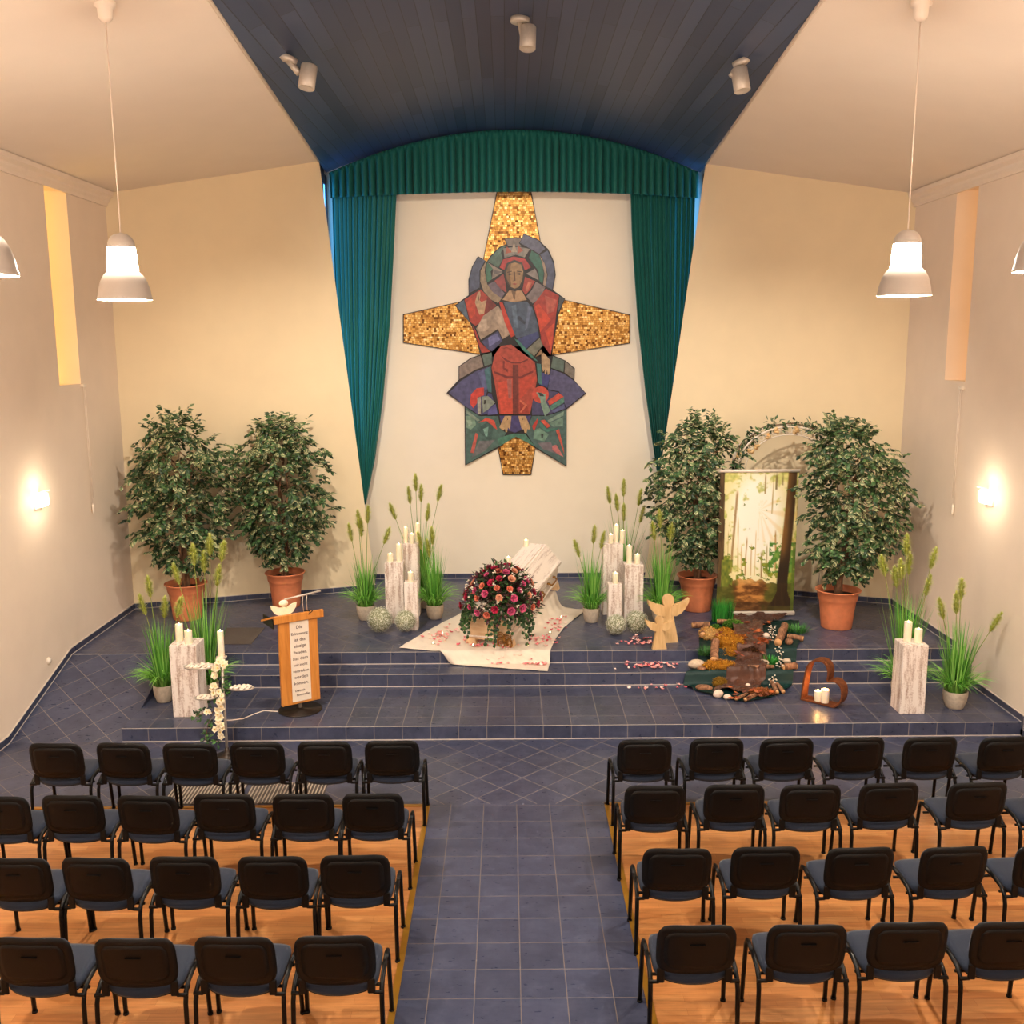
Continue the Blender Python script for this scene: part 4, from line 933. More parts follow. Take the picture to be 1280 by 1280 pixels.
def forest(u, v):
    # u 0..1 left to right, v 0..1 top to bottom
    hx, hy = u-.48, (v-.30)*1.75
    g = math.exp(-(hx*hx*5.5+(hy*hy*2.2 if hy < 0 else hy*hy*1.1)))
    c = lerp((226,206,112), (255,252,236), min(1, g*1.35))
    lf = fbm(n1, u*12, v*22)
    topl = smooth01((.30-v)/.3)*.9+smooth01((abs(u-.5)-.25)/.25)*.35
    if v < .72:
        k = smooth01((lf-.50+.24*topl-.26*g)/.14); c = lerp(c, lerp((150,164,62), (226,218,124), n2(u*34, v*60)), k*.85*(.55+.45*n3(u*50, v*90)))
    ray_ = math.sin(math.atan2(v-.27, u-.52)*16)
    if u > .5 and .2 < v < .5: c = lerp(c, (226,170,72), .35*smooth01(ray_)*(1-g*.6))
    # thin trunks
    for (tx, lean, w, v0, v1, col) in ((.20,-.05,.014,.12,.72,(150,116,66)), (.37,-.02,.008,.45,.74,(170,130,70)), (.43,.0,.006,.5,.74,(190,150,80)), (.30,.01,.005,.5,.72,(206,166,96)), (.56,.01,.010,.55,.76,(140,110,52)), (.72,.0,.012,.0,.13,(110,92,48)), (.80,.0,.008,.0,.10,(110,92,48)), (.58,.0,.009,.0,.16,(150,124,66)), (.73,.03,.010,.4,.72,(176,130,60)), (.13,.0,.005,.4,.74,(200,176,100)), (.48,.0,.004,.4,.74,(216,186,110)), (.63,.0,.006,.5,.75,(150,126,60)), (.25,.02,.006,.3,.72,(190,166,90)), (.67,-.02,.007,.0,.3,(176,150,80))):
        cx_ = tx+lean*(v-.4)*2; 
        if v0 < v < v1: c = lerp(c, col, .8*smooth01((w*1.35-abs(u-cx_))/(w*.7))*smooth01((v-v0)/.05))
    # undergrowth
    ug = fbm(n3, u*15, v*26)
    side = smooth01((v-.50)/.22)*(.25+1.1*abs(u-.42))
    if v < .80 and ug+side*.62 > .80: c = lerp((74,104,30), (170,172,62), n2(u*30, v*50))
    if u > .66 and .50 < v < .72 and ug > .40: c = lerp((60,120,44), (134,168,72), n1(u*40, v*60))
    # ground
    if v > .785+.03*(n3(u*14, 3)-.5)-.02*math.exp(-((u-.42)*5)**2):
        gl = fbm(n2, u*10, v*46); c = lerp((98,58,24), (206,142,74), smooth01((gl-.3)/.45)); c = lerp(c, (236,190,120), .6*smooth01((.82-v)/.05)*math.exp(-((u-.40)*4)**2))
        c = lerp(c, (70,86,30), .75*smooth01((abs(u-.42)-.20+.14*n2(u*20, v*30))/.12))
        if v > .93: c = lerp(c, (58,38,24), .5)
    # right trunk and its root
    xt = .925-.06*v-.06*v*v; wd = .055+.02*v
    if v < .80: c = lerp(c, lerp(lerp((70,50,28), (168,118,56), smooth01(.5-(u-xt)/wd*.7)*(.55+.45*n1(u*60, v*14))*(.5+.3*smooth01((v-.12)/.15))), (48,36,24), smooth01((v-.50)/.2)), smooth01((wd+.008-abs(u-xt))/.018))
    rw = .066+max(0, v-.84)**1.5*2.6
    if v > .79 and v < .96 and abs(u-.845) < rw: c = (44+20*n1(u*50, v*20), 32+14*n1(u*50, v*20), 24)
    if u > .955 and v > .5: c = lerp(c, (92,112,40), .7)
    # left trunk
    if u < .065+.03*v-.02*abs(v-.45) and v < .82: c = lerp((62,48,32), (126,100,64), n1(u*70, v*16)*.8)
    if u < .20 and .62 < v < .82 and u > .05 and ug > .36: c = lerp((78,98,34), (150,152,60), n2(u*40, v*40))
    return S(*[max(0, min(255, q)) for q in c])
pm = MB(); pm.grid(110, 200, lambda u, v: (-bw/2+bw*u*1. - (.0), -.004-.012*math.sin(PI*v)*0, (bzt-T3)-bh*v), colfn=forest)
o = pm.build('printed_panel', M['paint'], ban, col=True); so = o.modifiers.new('thick', 'SOLIDIFY'); so.thickness = .004; so.offset = 1
MB().tube([(-bw/2-.012,0,bzt-T3+.005),(bw/2+.012,0,bzt-T3+.005)], .022, 12).build('top_rail', M['white_enamel'], ban)
MB().box(0, .04, .035, bw+.06, .13, .07, bev=.02).build('cassette_base', M['metal'], ban)
MB().tube([(0,.06,.06),(0,.045,bzt-T3)], .012, 8).build('support_pole', M['metal'], ban)

# ---------------------------------------------------------------- garden arch with leaves
AY = 13.62; ac = aty(984, 532, AY); aw = .70
arch = thing('garden_arch', 'white metal garden arch with scrolls standing behind the forest banner', 'garden arch', (ac.x, AY, T3))
ah = ac.z-T3; sp_ = ah-aw*.80
def arch_path(r, dy, k=.80): 
    pts = [(-r, dy, 0), (-r, dy, sp_*.5)]
    pts += [(-r*math.cos(a*PI/20), dy, sp_+(aw*k-(aw-r))*math.sin(a*PI/20)) for a in range(21)]
    return pts+[(r, dy, sp_*.5), (r, dy, 0)]
for dy in (-.16, .16):
    MB().tube(arch_path(aw, dy), .012, 8).build('arch_tube', M['white_enamel'], arch); MB().tube(arch_path(aw-.11, dy), .008, 6).build('arch_tube', M['white_enamel'], arch)
sc = MB()
for q in range(1, 10):
    sc = MB(); a = q*PI/10; rm = aw-.055
    for dy in (-.16, .16):
        cpt = Vector((-rm*math.cos(a), dy, sp_+(aw*.8-.055)*math.sin(a))); 
        sc.tube([cpt+Vector((math.cos(w_)*.075*(1-w_/9), 0, math.sin(w_)*.075*(1-w_/9))) for w_ in [i*.55 for i in range(14)]], .005, 5)
    sc.build('scrolls', M['white_enamel'], arch)
sc = MB()
for q in range(0, 9):
    a = q*PI/8; sc.tube([(-aw*math.cos(a), -.16, sp_+aw*.8*math.sin(a)), (-aw*math.cos(a), .16, sp_+aw*.8*math.sin(a))], .006, 5)
for zz in (.3, .7, 1.1, 1.5):
    for s in (-1, 1): sc.tube([(s*aw, -.16, zz), (s*aw, .16, zz)], .006, 5)
sc.build('cross_rods', M['white_enamel'], arch)
gar = thing('leaf_garland', 'ficus leaf garland wound over the white garden arch', 'garland', (ac.x, AY, T3))
rg = random.Random(77); vm = MB(); lf = MB(); pth = [Vector(p) for p in arch_path(aw+.01, 0)[1:-1]]; vm.tube([p+Vector((0, .1*math.sin(i*1.7), .02)) for i, p in enumerate(pth)], .008, 5); vm.build('vine', M['bark'], gar)
for k in range(150):
    i = rg.randint(0, len(pth)-2); b0 = pth[i].lerp(pth[i+1], rg.random()); 
    if rg.random() < .35 and b0.z > sp_+.2: continue
    o = b0+Vector((rg.uniform(-.07,.07), rg.uniform(-.17,.12), rg.uniform(-.06,.09))); d = rvec(rg); d.z += .2
    for j in range(rg.randint(3, 6)):
        g = shade(rg.choice(GREENS), rg.uniform(.8, 1.2)); ce = S(176,184,148) if rg.random() < .3 else shade(g, 1.2)
        leaf(lf, o+rvec(rg)*.05, d+rvec(rg)*.8, Vector((0,-.3,1)), rg.uniform(.065, .1), rg.uniform(.018,.027), g, ce)
lf.build('leaves', M['leaf'], gar, col=True)
bl_ = MB()
for k in range(7):
    o = pth[rg.randint(3, 14)]+Vector((rg.uniform(-.06,.06), -.17, rg.uniform(-.12,.0))); 
    for j in range(5): bl_.ball(o+rvec(rg)*.028, (.024,.018,.022), 7, 5)
bl_.build('blossoms', M['angelwood'], gar)
# ---------------------------------------------------------------- coffin on a sloping draped bier
FL, FR_ = Vector((-.523, 11.84, 0)), Vector((.083, 11.65, 0))     # foot end corners on the cloth
cax = Vector((.325, .946, 0)).normalized(); cxr = Vector((cax.y, -cax.x, 0))  # long axis, right-hand side
cyaw = math.atan2(-cax.x, cax.y); INC = math.radians(7.8)
cor = Vector((-.225, 11.74, T3+.012))
LEN = 1.98
cof = thing('coffin', 'pale whitewashed wooden coffin raised at its head, on a white cloth', 'coffin', cor)
cof.rotation_euler = (INC, 0, cyaw)
def ring(y, wb, wt, zb, zt, lidw, lidz): return [(-wb, y, zb), (wb, y, zb), (wt, y, zt), (-wt, y, zt)]
mb = MB()
def hull(mb, secs, mi=0):
    """loft of equal sections"""
    n = len(secs[0]); vs = [p for s in secs for p in s]; fs = [tuple(range(n)), tuple(range(len(secs)*n-1, (len(secs)-1)*n-1, -1))]
    for i in range(len(secs)-1):
        for j in range(n): fs.append((i*n+j, (i+1)*n+j, (i+1)*n+(j+1) % n, i*n+(j+1) % n))
    mb.add(vs, fs, mi); return mb
def bsec(y, k=1.): return [(-.265*k, y, .07), (.265*k, y, .07), (.315*k, y, .36), (-.315*k, y, .36)]
def lsec(y, k, z0, h): 
    return [(-.34*k, y, z0), (.34*k, y, z0), (.34*k, y, z0+.035), (.30*k, y, z0+.06), (.155*k, y, z0+h*.92), (.145*k, y, z0+h), (-.145*k, y, z0+h), (-.155*k, y, z0+h*.92), (-.30*k, y, z0+.06), (-.34*k, y, z0+.035)]
hull(mb, [bsec(.0, .94), bsec(LEN, 1.04)]); mb.build('body', M['coffin'], cof)
lid_ = hull(MB(), [lsec(-.03, .96, .36, .20), lsec(LEN+.03, 1.05, .36, .27)]).build('lid', M['coffin'], cof)
mb = MB(); hull(mb, [[(x*.99, -.012, z) for x, _, z in bsec(0, .93)], [(x*.99, .01, z) for x, _, z in bsec(0, .93)]]); mb.build('end_panel', M['coffin_end'], cof)
mb = MB(); mb.box(0, LEN*.5, .372, .70, LEN+.08, .022, bev=.008); mb.box(0, LEN*.5, .105, .60, LEN+.04, .03, bev=.01); mb.build('moulding', M['coffin'], cof)
pl_ = MB(); hull(pl_, [[(-.11, .55, .590), (.11, .55, .590), (.11, .55, .602), (-.11, .55, .602)], [(-.125, LEN-.02, .633), (.125, LEN-.02, .633), (.125, LEN-.02, .645), (-.125, LEN-.02, .645)]]); pl_.build('lid_plate', M['coffin'], lid_)
for (x, y) in ((-.24,.03),(.24,.03),(-.26,LEN-.05),(.26,LEN-.05)):
    MB().prism([(x-.07, y-.05, .0), (x+.07, y-.05, 0), (x+.055, y-.05, .085), (x-.055, y-.05, .085)], (0, .1, 0)).build('foot', M['coffin_end'], cof)
for s in (-1, 1):
    for y in (1.05, 1.62):
        h = MB(); xx = s*.318
        h.tube([(xx, y-.13, .255), (xx+s*.045, y-.12, .235), (xx+s*.05, y, .228), (xx+s*.045, y+.12, .235), (xx, y+.13, .255)], .012, 8)
        for q in (-.13, .13): h.lathe([(.03,0),(.028,.008),(.015,.014),(.001,.015)], 12, (xx, y+q, .255))
        h.build('handle', M['brass'], cof)
sc = MB()
for s in (-1, 1):
    for k in range(3): sc.tube([(.20+s*.02+(.03+.05*math.cos(a*.5))*s*.9, -.028, .09+.03*k+.045*math.sin(a*.5)) for a in range(11)], .006, 6)
sc.tube([(.16+.05*math.cos(a*.5), -.03, .06+.055*math.sin(a*.5)) for a in range(13)], .012, 6); sc.tube([(.265+.03*math.cos(a*.52), -.03, .06+.06*math.sin(a*.52)) for a in range(13)], .012, 6)
sc.build('scroll_ornament', M['brass'], cof)
bpy.context.view_layer.update()
CM = Matrix.Translation(cor) @ (Matrix.Rotation(cyaw, 4, 'Z') @ Matrix.Rotation(INC, 4, 'X'))
# cloth: covers the stage floor, climbs over the bier under the coffin, spills over the stage edge
def ground(y):
    z = T3
    z = T3-T1*smooth01((YS3-.010-y)/.045)
    if y < YS2+.03: z = T2-T1*smooth01((YS2-.010-y)/.045)
    return z
QA, QB, QC, QD = Vector((-1.33,11.66,0)), Vector((.46,11.20,0)), Vector((1.10,13.36,0)), Vector((-.42,13.62,0))
def cloth_xy(u, v):
    a_ = QA.lerp(QB, u); b_ = QD.lerp(QC, u); p = a_.lerp(b_, v)
    # sagging front edge, bowed right edge
    p += Vector((0, -.03, 0))*math.sin(PI*u)*(1-v)**2 + Vector((-.10, .04, 0))*math.sin(PI*v)*u**3 + Vector((.0,.10,0))*math.sin(PI*v)*(1-u)**3
    return p
def cloth_pt(u, v):
    p = cloth_xy(u, v); g = ground(p.y)+.008
    q = p-Vector((cor.x, cor.y, 0)); sA = q.dot(cax); lt = q.dot(cxr)
    hC = math.tan(INC)*max(0, sA)-.004
    wr = .006*math.sin(p.x*9+p.y*4)*math.sin(p.y*7-p.x*3)+.004*math.sin(p.x*23+1)*math.sin(p.y*17)
    d = max(abs(lt)-.29, 0); e = max(sA-LEN+.06, 0); dd = math.hypot(d, e)
    fall = math.exp(-(dd/.055)**1.3)
    if hC > 0: 
        pleat = 1+.25*math.sin(sA*26)*math.exp(-((dd-.06)/.05)**2)
        g += max(0, hC)*min(1., fall*pleat)*(1 if dd > 0 else 1)
    fl_ = smooth01((dd)/.1)
    return (p.x, p.y, g+max(-.004, wr)*fl_+.003)
o = MB().grid(110, 110, cloth_pt).build('white_cloth', M['linen']); so = o.modifiers.new('thick', 'SOLIDIFY'); so.thickness = .004; so.offset = 1
tag(o, 'large ivory cloth spread under the coffin and over the stage edge', 'cloth')
# candles at the head of the coffin
for (lx, ly, h, lb) in ((-.10, 1.86, .10, 'small candle at the head end of the coffin lid'), (-.02, .86, .24, 'candle on the coffin lid behind the flower arrangement')):
    zc = .36+.20+.07*(ly/LEN)+.012
    p = CM @ Vector((lx, ly, zc)); candle(0, 0, None, p.y, p.z-.01, lb, 'candles on the coffin lid', .036, x=p.x, h=h)
# flower arrangement
fa = thing('flower_arrangement', 'large rose and ivy arrangement covering the foot of the coffin', 'flower arrangement', CM @ Vector((.10, .24, .50)))
fa.rotation_euler = (0, 0, cyaw)
rg = random.Random(101)
def rose_mesh(seed, col, r=.05):
    r0 = random.Random(seed); mb = MB(); mb.ball((0,0,0), (r*.36,r*.36,r*.48), 8, 6, col=shade(col, .7))
    for ringn, (n, rr, tilt, ln) in enumerate(((3,.22,.15,.85),(4,.36,.35,.95),(5,.52,.65,1.0),(6,.68,.98,1.0))):
        for k in range(n):
            a = 2*PI*k/n+ringn*.6; o = Vector((math.cos(a), math.sin(a), 0)); s = Vector((-o.y, o.x, 0)); w = r*(.40+.12*ringn)
            b = o*r*rr*.45-Vector((0,0,r*.35)); m = o*r*(rr+.1)+Vector((0,0,r*(.15))); t = o*r*(rr+.22+tilt*.25)+Vector((0,0,r*(.62-tilt*.38)*ln))
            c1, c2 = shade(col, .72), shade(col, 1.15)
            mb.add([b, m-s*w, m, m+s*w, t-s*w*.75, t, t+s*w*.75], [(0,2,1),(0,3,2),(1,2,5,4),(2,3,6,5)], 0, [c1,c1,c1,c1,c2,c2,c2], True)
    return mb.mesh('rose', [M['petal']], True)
M['petal'] = attr_mat('petal', .6, .3)
RC = {'pink': S(206,84,124), 'magenta': S(182,34,72), 'salmon': S(226,122,96), 'peach': S(232,160,128)}
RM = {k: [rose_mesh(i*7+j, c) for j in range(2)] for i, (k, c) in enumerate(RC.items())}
# greenery: dome plus ivy hanging over the foot end
AX, AY_, AZ = .45, .50, .46
fo = MB()
GD = [S(44,70,36), S(60,90,44), S(36,56,32), S(78,44,42), S(70,34,38)]
for k in range(3000):
    d = rvec(rg)
    if d.z < -.35: continue
    q_ = rg.uniform(.35,1); o = Vector((d.x*AX*q_, d.y*AY_*q_-.02, d.z*AZ*q_*rg.uniform(.85,1.15))); o.x *= 1.08-.34*max(0, d.z); o.y *= 1.08-.34*max(0, d.z)
    g = shade(rg.choice(GD), rg.uniform(.8,1.3)); leaf(fo, o, d+rvec(rg)*.9, Vector((0,0,1)), rg.uniform(.05,.11), rg.uniform(.014,.028), g, shade(g, 1.2))
fo.build('greenery', M['leaf'], fa, col=True)
for k in range(17):
    iv = MB(); a = rg.uniform(-2.75, -.35); 
    o = Vector((math.cos(a)*AX*.9, math.sin(a)*AY_*.85, -.02)); dr = Vector((math.cos(a)*.5, math.sin(a)*.35-.1, -.5)); ln = rg.uniform(.14, .40); pts = []
    for j in range(8):
        pts.append(o.copy()); o = o+dr*(ln/7); dr = (dr*.8+Vector((rg.uniform(-.1,.1), rg.uniform(-.06,.03), -.5))*.5)
        for q in range(2):
            g = shade(rg.choice(GD[:3]), rg.uniform(.9,1.5)); leaf(iv, o, Vector((rg.uniform(-1,1), -.6, rg.uniform(-.6,.2))), Vector((0,-1,.3)), rg.uniform(.04,.065), rg.uniform(.018,.028), g, shade(g,1.25))
    iv.tube(pts, .003, 4, cols=[GD[1]]*8); iv.build('ivy_trail', M['leaf'], fa, col=True)
placed = []; tries = 0
while len(placed) < 58 and tries < 4000:
    tries += 1; d = rvec(rg)
    if d.z < -.12 or d.y > .55: continue
    if any((d-q).length < .235 for q in placed): continue
    placed.append(d); kind = rg.choice(['pink','magenta','salmon','pink','peach','magenta','salmon'])
    o = bpy.data.objects.new('rose', rg.choice(RM[kind])); C.objects.link(o); o.parent = fa
    k = 1.0 if d.z > .1 else 1.04
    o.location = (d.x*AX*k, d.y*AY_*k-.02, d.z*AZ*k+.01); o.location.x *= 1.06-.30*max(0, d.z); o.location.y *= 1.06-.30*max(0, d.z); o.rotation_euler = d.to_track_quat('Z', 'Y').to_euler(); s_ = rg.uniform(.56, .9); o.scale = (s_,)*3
    o['label'] = kind+' rose'
wf = MB()
for k in range(75):
    d = rvec(rg)
    if d.z < -.2 or d.y > .5: continue
    o = Vector((d.x*AX, d.y*AY_, d.z*AZ))*1.04
    for j in range(3): wf.ball(o+rvec(rg)*.02, (.011,.011,.009), 6, 4)
tag(wf.build('white_filler_flowers', M['linen'], fa), kind='stuff')
dk = MB()
for k in range(60):
    d = rvec(rg)
    if d.z < -.1 or d.y > .5: continue
    o = Vector((d.x*AX, d.y*AY_, d.z*AZ))*.98; g = shade(S(96,26,46), rg.uniform(.6,1.3))
    for j in range(6): leaf(dk, o+rvec(rg)*.025, d+rvec(rg)*.7, Vector((0,0,1)), .045, .014, g, shade(g,1.2))
dk.build('burgundy_foliage', M['leaf'], fa, col=True)

# ---------------------------------------------------------------- tea lights and petals
tl = None
for i, (px, py) in enumerate(((553,792.7),(541.6,805),(576.9,781.7),(591.4,807.5),(660,807.5),(687.5,791.6),(701.6,772.3))):
    p = atz(px, py, T3+.02); lb = 'lit tea light on the white cloth, %s' % ['in the petals left of the coffin', 'nearest the left corner of the cloth', 'close beside the left coffin foot', 'in front of the coffin', 'front of the three right of the coffin', 'middle of the three right of the coffin', 'rearmost of the three right of the coffin'][i]
    if tl is None:
        tl = thing('tea_light', lb, 'tea light', (p.x, p.y, T3+.016), 0, 'tea lights on the white cloth')
        MB().lathe([(.021,0),(.022,.018),(.0215,.018),(.0205,.004),(.001,.004)], 18, capt=False).build('cup', M['metal'], tl); MB().lathe([(.001,.0145),(.0202,.014)], 18, capb=False, capt=False).build('wax', M['wax'], tl); MB().lathe([(.001,.013),(.006,.018),(.007,.023),(.003,.032),(.001,.036)], 10).build('flame', M['flame'], tl)
    else: dup(tl, (p.x, p.y, T3+.016), 0, lb)
PCOL = [S(236,138,140), S(246,184,176), S(222,104,116), S(250,214,204), S(240,160,152)]
PM = []
for i, c in enumerate(PCOL):
    m_ = MB(); m_.grid(4, 4, lambda u, v: ((u-.5)*.036*(1-.6*abs(v-.45)), (v-.5)*.040, .010*((u-.5)**2*4+(v-.5)**2*3)+.002), 0, lambda u, v, c=c: lerp(shade(c,.95), shade(c,1.2), v))
    me = m_.mesh('rose_petal', [M['petal']], True); PM.append(me)
def in_cloth(x, y):
    q = [QA, QB, QC, QD]
    return all((b_.x-a_.x)*(y-a_.y)-(b_.y-a_.y)*(x-a_.x) > .05 for a_, b_ in zip(q, q[1:]+q[:1]))
def petals(n, cx, cy, sx, sy, zf, label, group, seed, rot=0., yr=None):
    rg = random.Random(seed)
    for k in range(n):
        a, b = rg.gauss(0, .62), rg.gauss(0, .62); x = cx+a*sx*math.cos(rot)-b*sy*math.sin(rot); y = cy+a*sx*math.sin(rot)+b*sy*math.cos(rot)
        if zf is cl_ and not in_cloth(x, y): continue
        if yr: y = min(max(y, yr[0]), yr[1])
        o = bpy.data.objects.new('rose_petal', rg.choice(PM)); C.objects.link(o); o.location = (x, y, zf(x, y)); o.rotation_euler = (rg.uniform(-.3,.3), rg.uniform(-.3,.3), rg.uniform(0, 6.3)); s_ = rg.uniform(.75, 1.3); o.scale = (s_,)*3
        tag(o, label, 'rose petal', group)
on = lambda z: (lambda x, y: z)
cl_ = lambda x, y: ground(y)+.022
gp = lambda a, b, z: atz(a, b, z)
p = gp(545,797,T3); petals(46, p.x, p.y, .42, .26, cl_, 'pink petal scattered on the cloth left of the coffin', 'petals left of the coffin', 1)
p = gp(573,786,T3); petals(16, p.x, p.y, .16, .20, cl_, 'pink petal scattered on the cloth left of the coffin', 'petals left of the coffin', 2)
p = gp(615,809,T3); petals(22, p.x, p.y, .30, .06, cl_, 'pink petal on the cloth just before the coffin foot', 'petals before the coffin', 3)
p = gp(672,803,T3); petals(34, p.x, p.y, .24, .22, cl_, 'pink petal scattered on the cloth right of the coffin', 'petals right of the coffin', 4)
p = gp(694,780,T3); petals(36, p.x, p.y, .20, .40, cl_, 'pink petal scattered on the cloth right of the coffin', 'petals right of the coffin', 5)
p = gp(671,832,T2); petals(24, p.x, p.y, .17, .05, cl_, 'pink petal on the front corner of the cloth hanging over the step', 'petals on the hanging cloth corner', 6)
p = gp(628,831,T2); petals(12, p.x, p.y, .22, .05, cl_, 'pink petal on the front corner of the cloth hanging over the step', 'petals on the hanging cloth corner', 7)
p = gp(795,804,T3); petals(34, p.x, p.y+.04, .20, .16, on(T3+.006), 'pink petal on the top stage level before the angels', 'petals before the angels', 8, yr=(YS3+.03, 13.))
p = gp(815,833,T2); petals(44, p.x, p.y, .32, .13, on(T2+.006), 'pink petal on the middle step below the angels', 'petals on the middle step', 9, yr=(YS2+.03, YS3-.03))
p = gp(825,860.5,T1); petals(15, p.x, p.y, .30, .12, on(T1+.006), 'pink petal on the lowest stage level below the angels', 'petals on the lowest level', 10, yr=(YS1+.03, YS2-.03))
# ---------------------------------------------------------------- rusty heart
h1, h2 = atz(1000.5, 875.5, T1), atz(1045, 886.5, T1)
hd = (h2-h1).normalized(); hn = Vector((-hd.y, hd.x, 0))
heart = thing('steel_heart', 'rusty steel heart ring lying on its side with candles inside', 'heart', h1, math.atan2(hd.y, hd.x))
def onheart(px, py):
    r = ray(px, py); n = hn; t = (h1-CAM).dot(n)/r.dot(n); p = CAM+r*t; return ((p-h1).dot(hd), p.z-T1)
hp = [(990+x/12.8, 800+y/12.8) for x, y in [(128,962),(150,800),(180,620),(215,470),(262,375),(340,325),(440,325),(520,360),(570,430),(590,520),(585,600),(572,655),(660,650),(735,690),(790,760),(808,850),(800,940),(770,1010),(720,1060),(650,1090),(500,1060),(300,1005)]]
O = [onheart(*q) for q in hp]; O = [(max(0, u), max(.006, w)) for u, w in O]
def cr(P, n=5):
    out = []; k = len(P)
    for i in range(k):
        sharp = i in (0, 11)
        p0, p1, p2, p3 = P[i-1], P[i], P[(i+1) % k], P[(i+2) % k]
        if i in (0, 11): p0 = p1
        if (i+1) % k in (0, 11): p3 = p2
        for j in range(n):
            t = j/n; out.append(tuple(.5*((2*p1[a])+(-p0[a]+p2[a])*t+(2*p0[a]-5*p1[a]+4*p2[a]-p3[a])*t*t+(-p0[a]+3*p1[a]-3*p2[a]+p3[a])*t**3) for a in (0, 1)))
    return out
P = cr(O); mb = MB(); vs = []; n = len(P); cu = sum(p[0] for p in P)/n; cw = sum(p[1] for p in P)/n
Pi = []
for i in range(n):
    a, b = Vector(P[i-1]), Vector(P[(i+1) % n]); t = (b-a).normalized(); nn = Vector((-t.y, t.x)); 
    q = Vector(P[i])+nn*(-.019); Pi.append((q.x, max(.012, q.y)))
DP = .145
for (u, w), (iu, iw) in zip(P, Pi): vs += [(u, 0, w), (u, DP, w), (iu, DP, iw), (iu, 0, iw)]
fs = []
for i in range(n):
    j = (i+1) % n
    for a in range(4): fs.append((4*i+a, 4*j+a, 4*j+(a+1) % 4, 4*i+(a+1) % 4))
mb.add(vs, fs); mb.build('heart_band', M['rust'], heart)
for (px, pyb, pyt, r, lb) in ((1019.5, 872, 863, .042, 'shorter left candle glowing inside the steel heart'), (1028, 874, 860, .045, 'taller right candle glowing inside the steel heart')):
    u, w = onheart(px, pyb); c = h1+hd*u+hn*.062; zt = .13 if pyt == 863 else .165
    zb = T1+.017; t = candle(0, 0, None, c.y, zb, lb, 'candles in the steel heart', r, x=c.x, h=zt-.01)
    point('candle_light', (0, 0, zt+.03), 1.4, (1,.5,.16), .02, t)

# ---------------------------------------------------------------- lectern
lb_ = atz(375.5, 887, T1); LY = .58
lec = thing('lectern', 'wooden lectern on a round base with a printed cloth strip', 'lectern', (lb_.x, lb_.y, T1), LY)
MB().lathe([(.001,0),(.235,0),(.24,.006),(.235,.014),(.05,.018),(.04,.03),(.001,.03)], 40, capb=False).build('base_plate', M['dark_metal'], lec)
MB().tube([(0,0,.02),(0,0,.55)], .022, 12).build('post', M['metal'], lec)
MB().box(-.005, -.04, .575, .44, .045, .96, bev=.006).build('front_board', M['beech'], lec)
dk_ = MB(); dk_.box(0, -.075, 1.075, .56, .035, .085, bev=.005)
dk_.prism([(-.28,-.06,1.118),(.28,-.06,1.118),(.28,.34,.99),(-.28,.34,.99)], (0,0,-.022)); dk_.build('desk_top', M['beech'], lec)
MB().box(-.272, .12, 1.02, .012, .30, .10).build('side_cheek', M['dark_metal'], lec)
strip = MB().box(0, -.066, .575, .215, .004, .90).build('text_strip', M['linen'], lec)
def text(parent, body, loc, size, rot, mat, name='lettering', align='CENTER', ext=.0008):
    cu_ = bpy.data.curves.new(name, 'FONT'); cu_.body = body; cu_.size = size; cu_.align_x = align; cu_.extrude = ext; cu_.space_line = 1.
    tmp = bpy.data.objects.new(name, cu_); C.objects.link(tmp); bpy.context.view_layer.update()
    dg = bpy.context.evaluated_depsgraph_get(); me = bpy.data.meshes.new_from_object(tmp.evaluated_get(dg)); C.objects.unlink(tmp); bpy.data.objects.remove(tmp)
    me.materials.clear(); me.materials.append(mat); o = bpy.data.objects.new(name, me); C.objects.link(o); o.parent = parent; o.location = loc; o.rotation_euler = rot; return o
M['ink'] = plain('maroon_ink', S(74,34,38), .7)
for i, w_ in enumerate(['Die', 'Erinnerung', 'ist das', 'einzige', 'Paradies,', 'aus dem', 'wir nicht', 'vertrieben', 'werden', 'können.']):
    text(strip, w_, (0, -.0692, .945-i*.070), .052 if len(w_) < 9 else .043, (PI/2, 0, 0), M['ink'])
text(strip, 'Dietrich', (-.075, -.0692, .945-10.1*.070), .034, (PI/2,0,0), M['ink'], align='LEFT'); text(strip, 'Bonhoeffer', (-.06, -.0692, .945-10.8*.070), .034, (PI/2,0,0), M['ink'], align='LEFT')
# cream angel figure, reading lamp on the desk
LM = Matrix.Translation(Vector((lb_.x, lb_.y, T1))) @ Matrix.Rotation(LY, 4, 'Z')
dv = thing('cream_angel_figure', 'cream carved angel bust with spread wings on the lectern', 'figurine', LM @ Vector((-.125, .03, 1.085)), LY)
MB().prism([(-.05,-.01,0),(.06,-.01,0),(.09,-.01,.06),(.0,-.01,.10),(-.09,-.01,.06)], (0,.035,0)).build('body', M['wax'], dv)
MB().ball((0,0.005,.135), (.052,.03,.038), 14, 8).build('head', M['wax'], dv)
for s in (-1, 1): MB().prism([(s*x, -.008, z) for x, z in ((0,.0),(.05,.0),(.10,.03),(.135,.08),(.145,.125),(.10,.115),(.04,.09),(0,.08))], (0,.032,0)).build('wing', M['wax'], dv)
lp_ = thing('reading_lamp', 'slim bar reading lamp clamped to the lectern desk', 'reading lamp', LM @ Vector((.10, .0, 1.09)), LY)
MB().tube([(-.21,.05,.165),(.19,.0,.215)], .011, 8).build('lamp_bar', M['metal'], lp_)
MB().tube([(.04,.03,-.0),(.04,.05,.10),(.045,.04,.18)], .005, 6).tube([(.0,.03,-.0),(.0,.06,.10),(.0,.04,.18)], .004, 6).build('gooseneck', M['metal'], lp_)
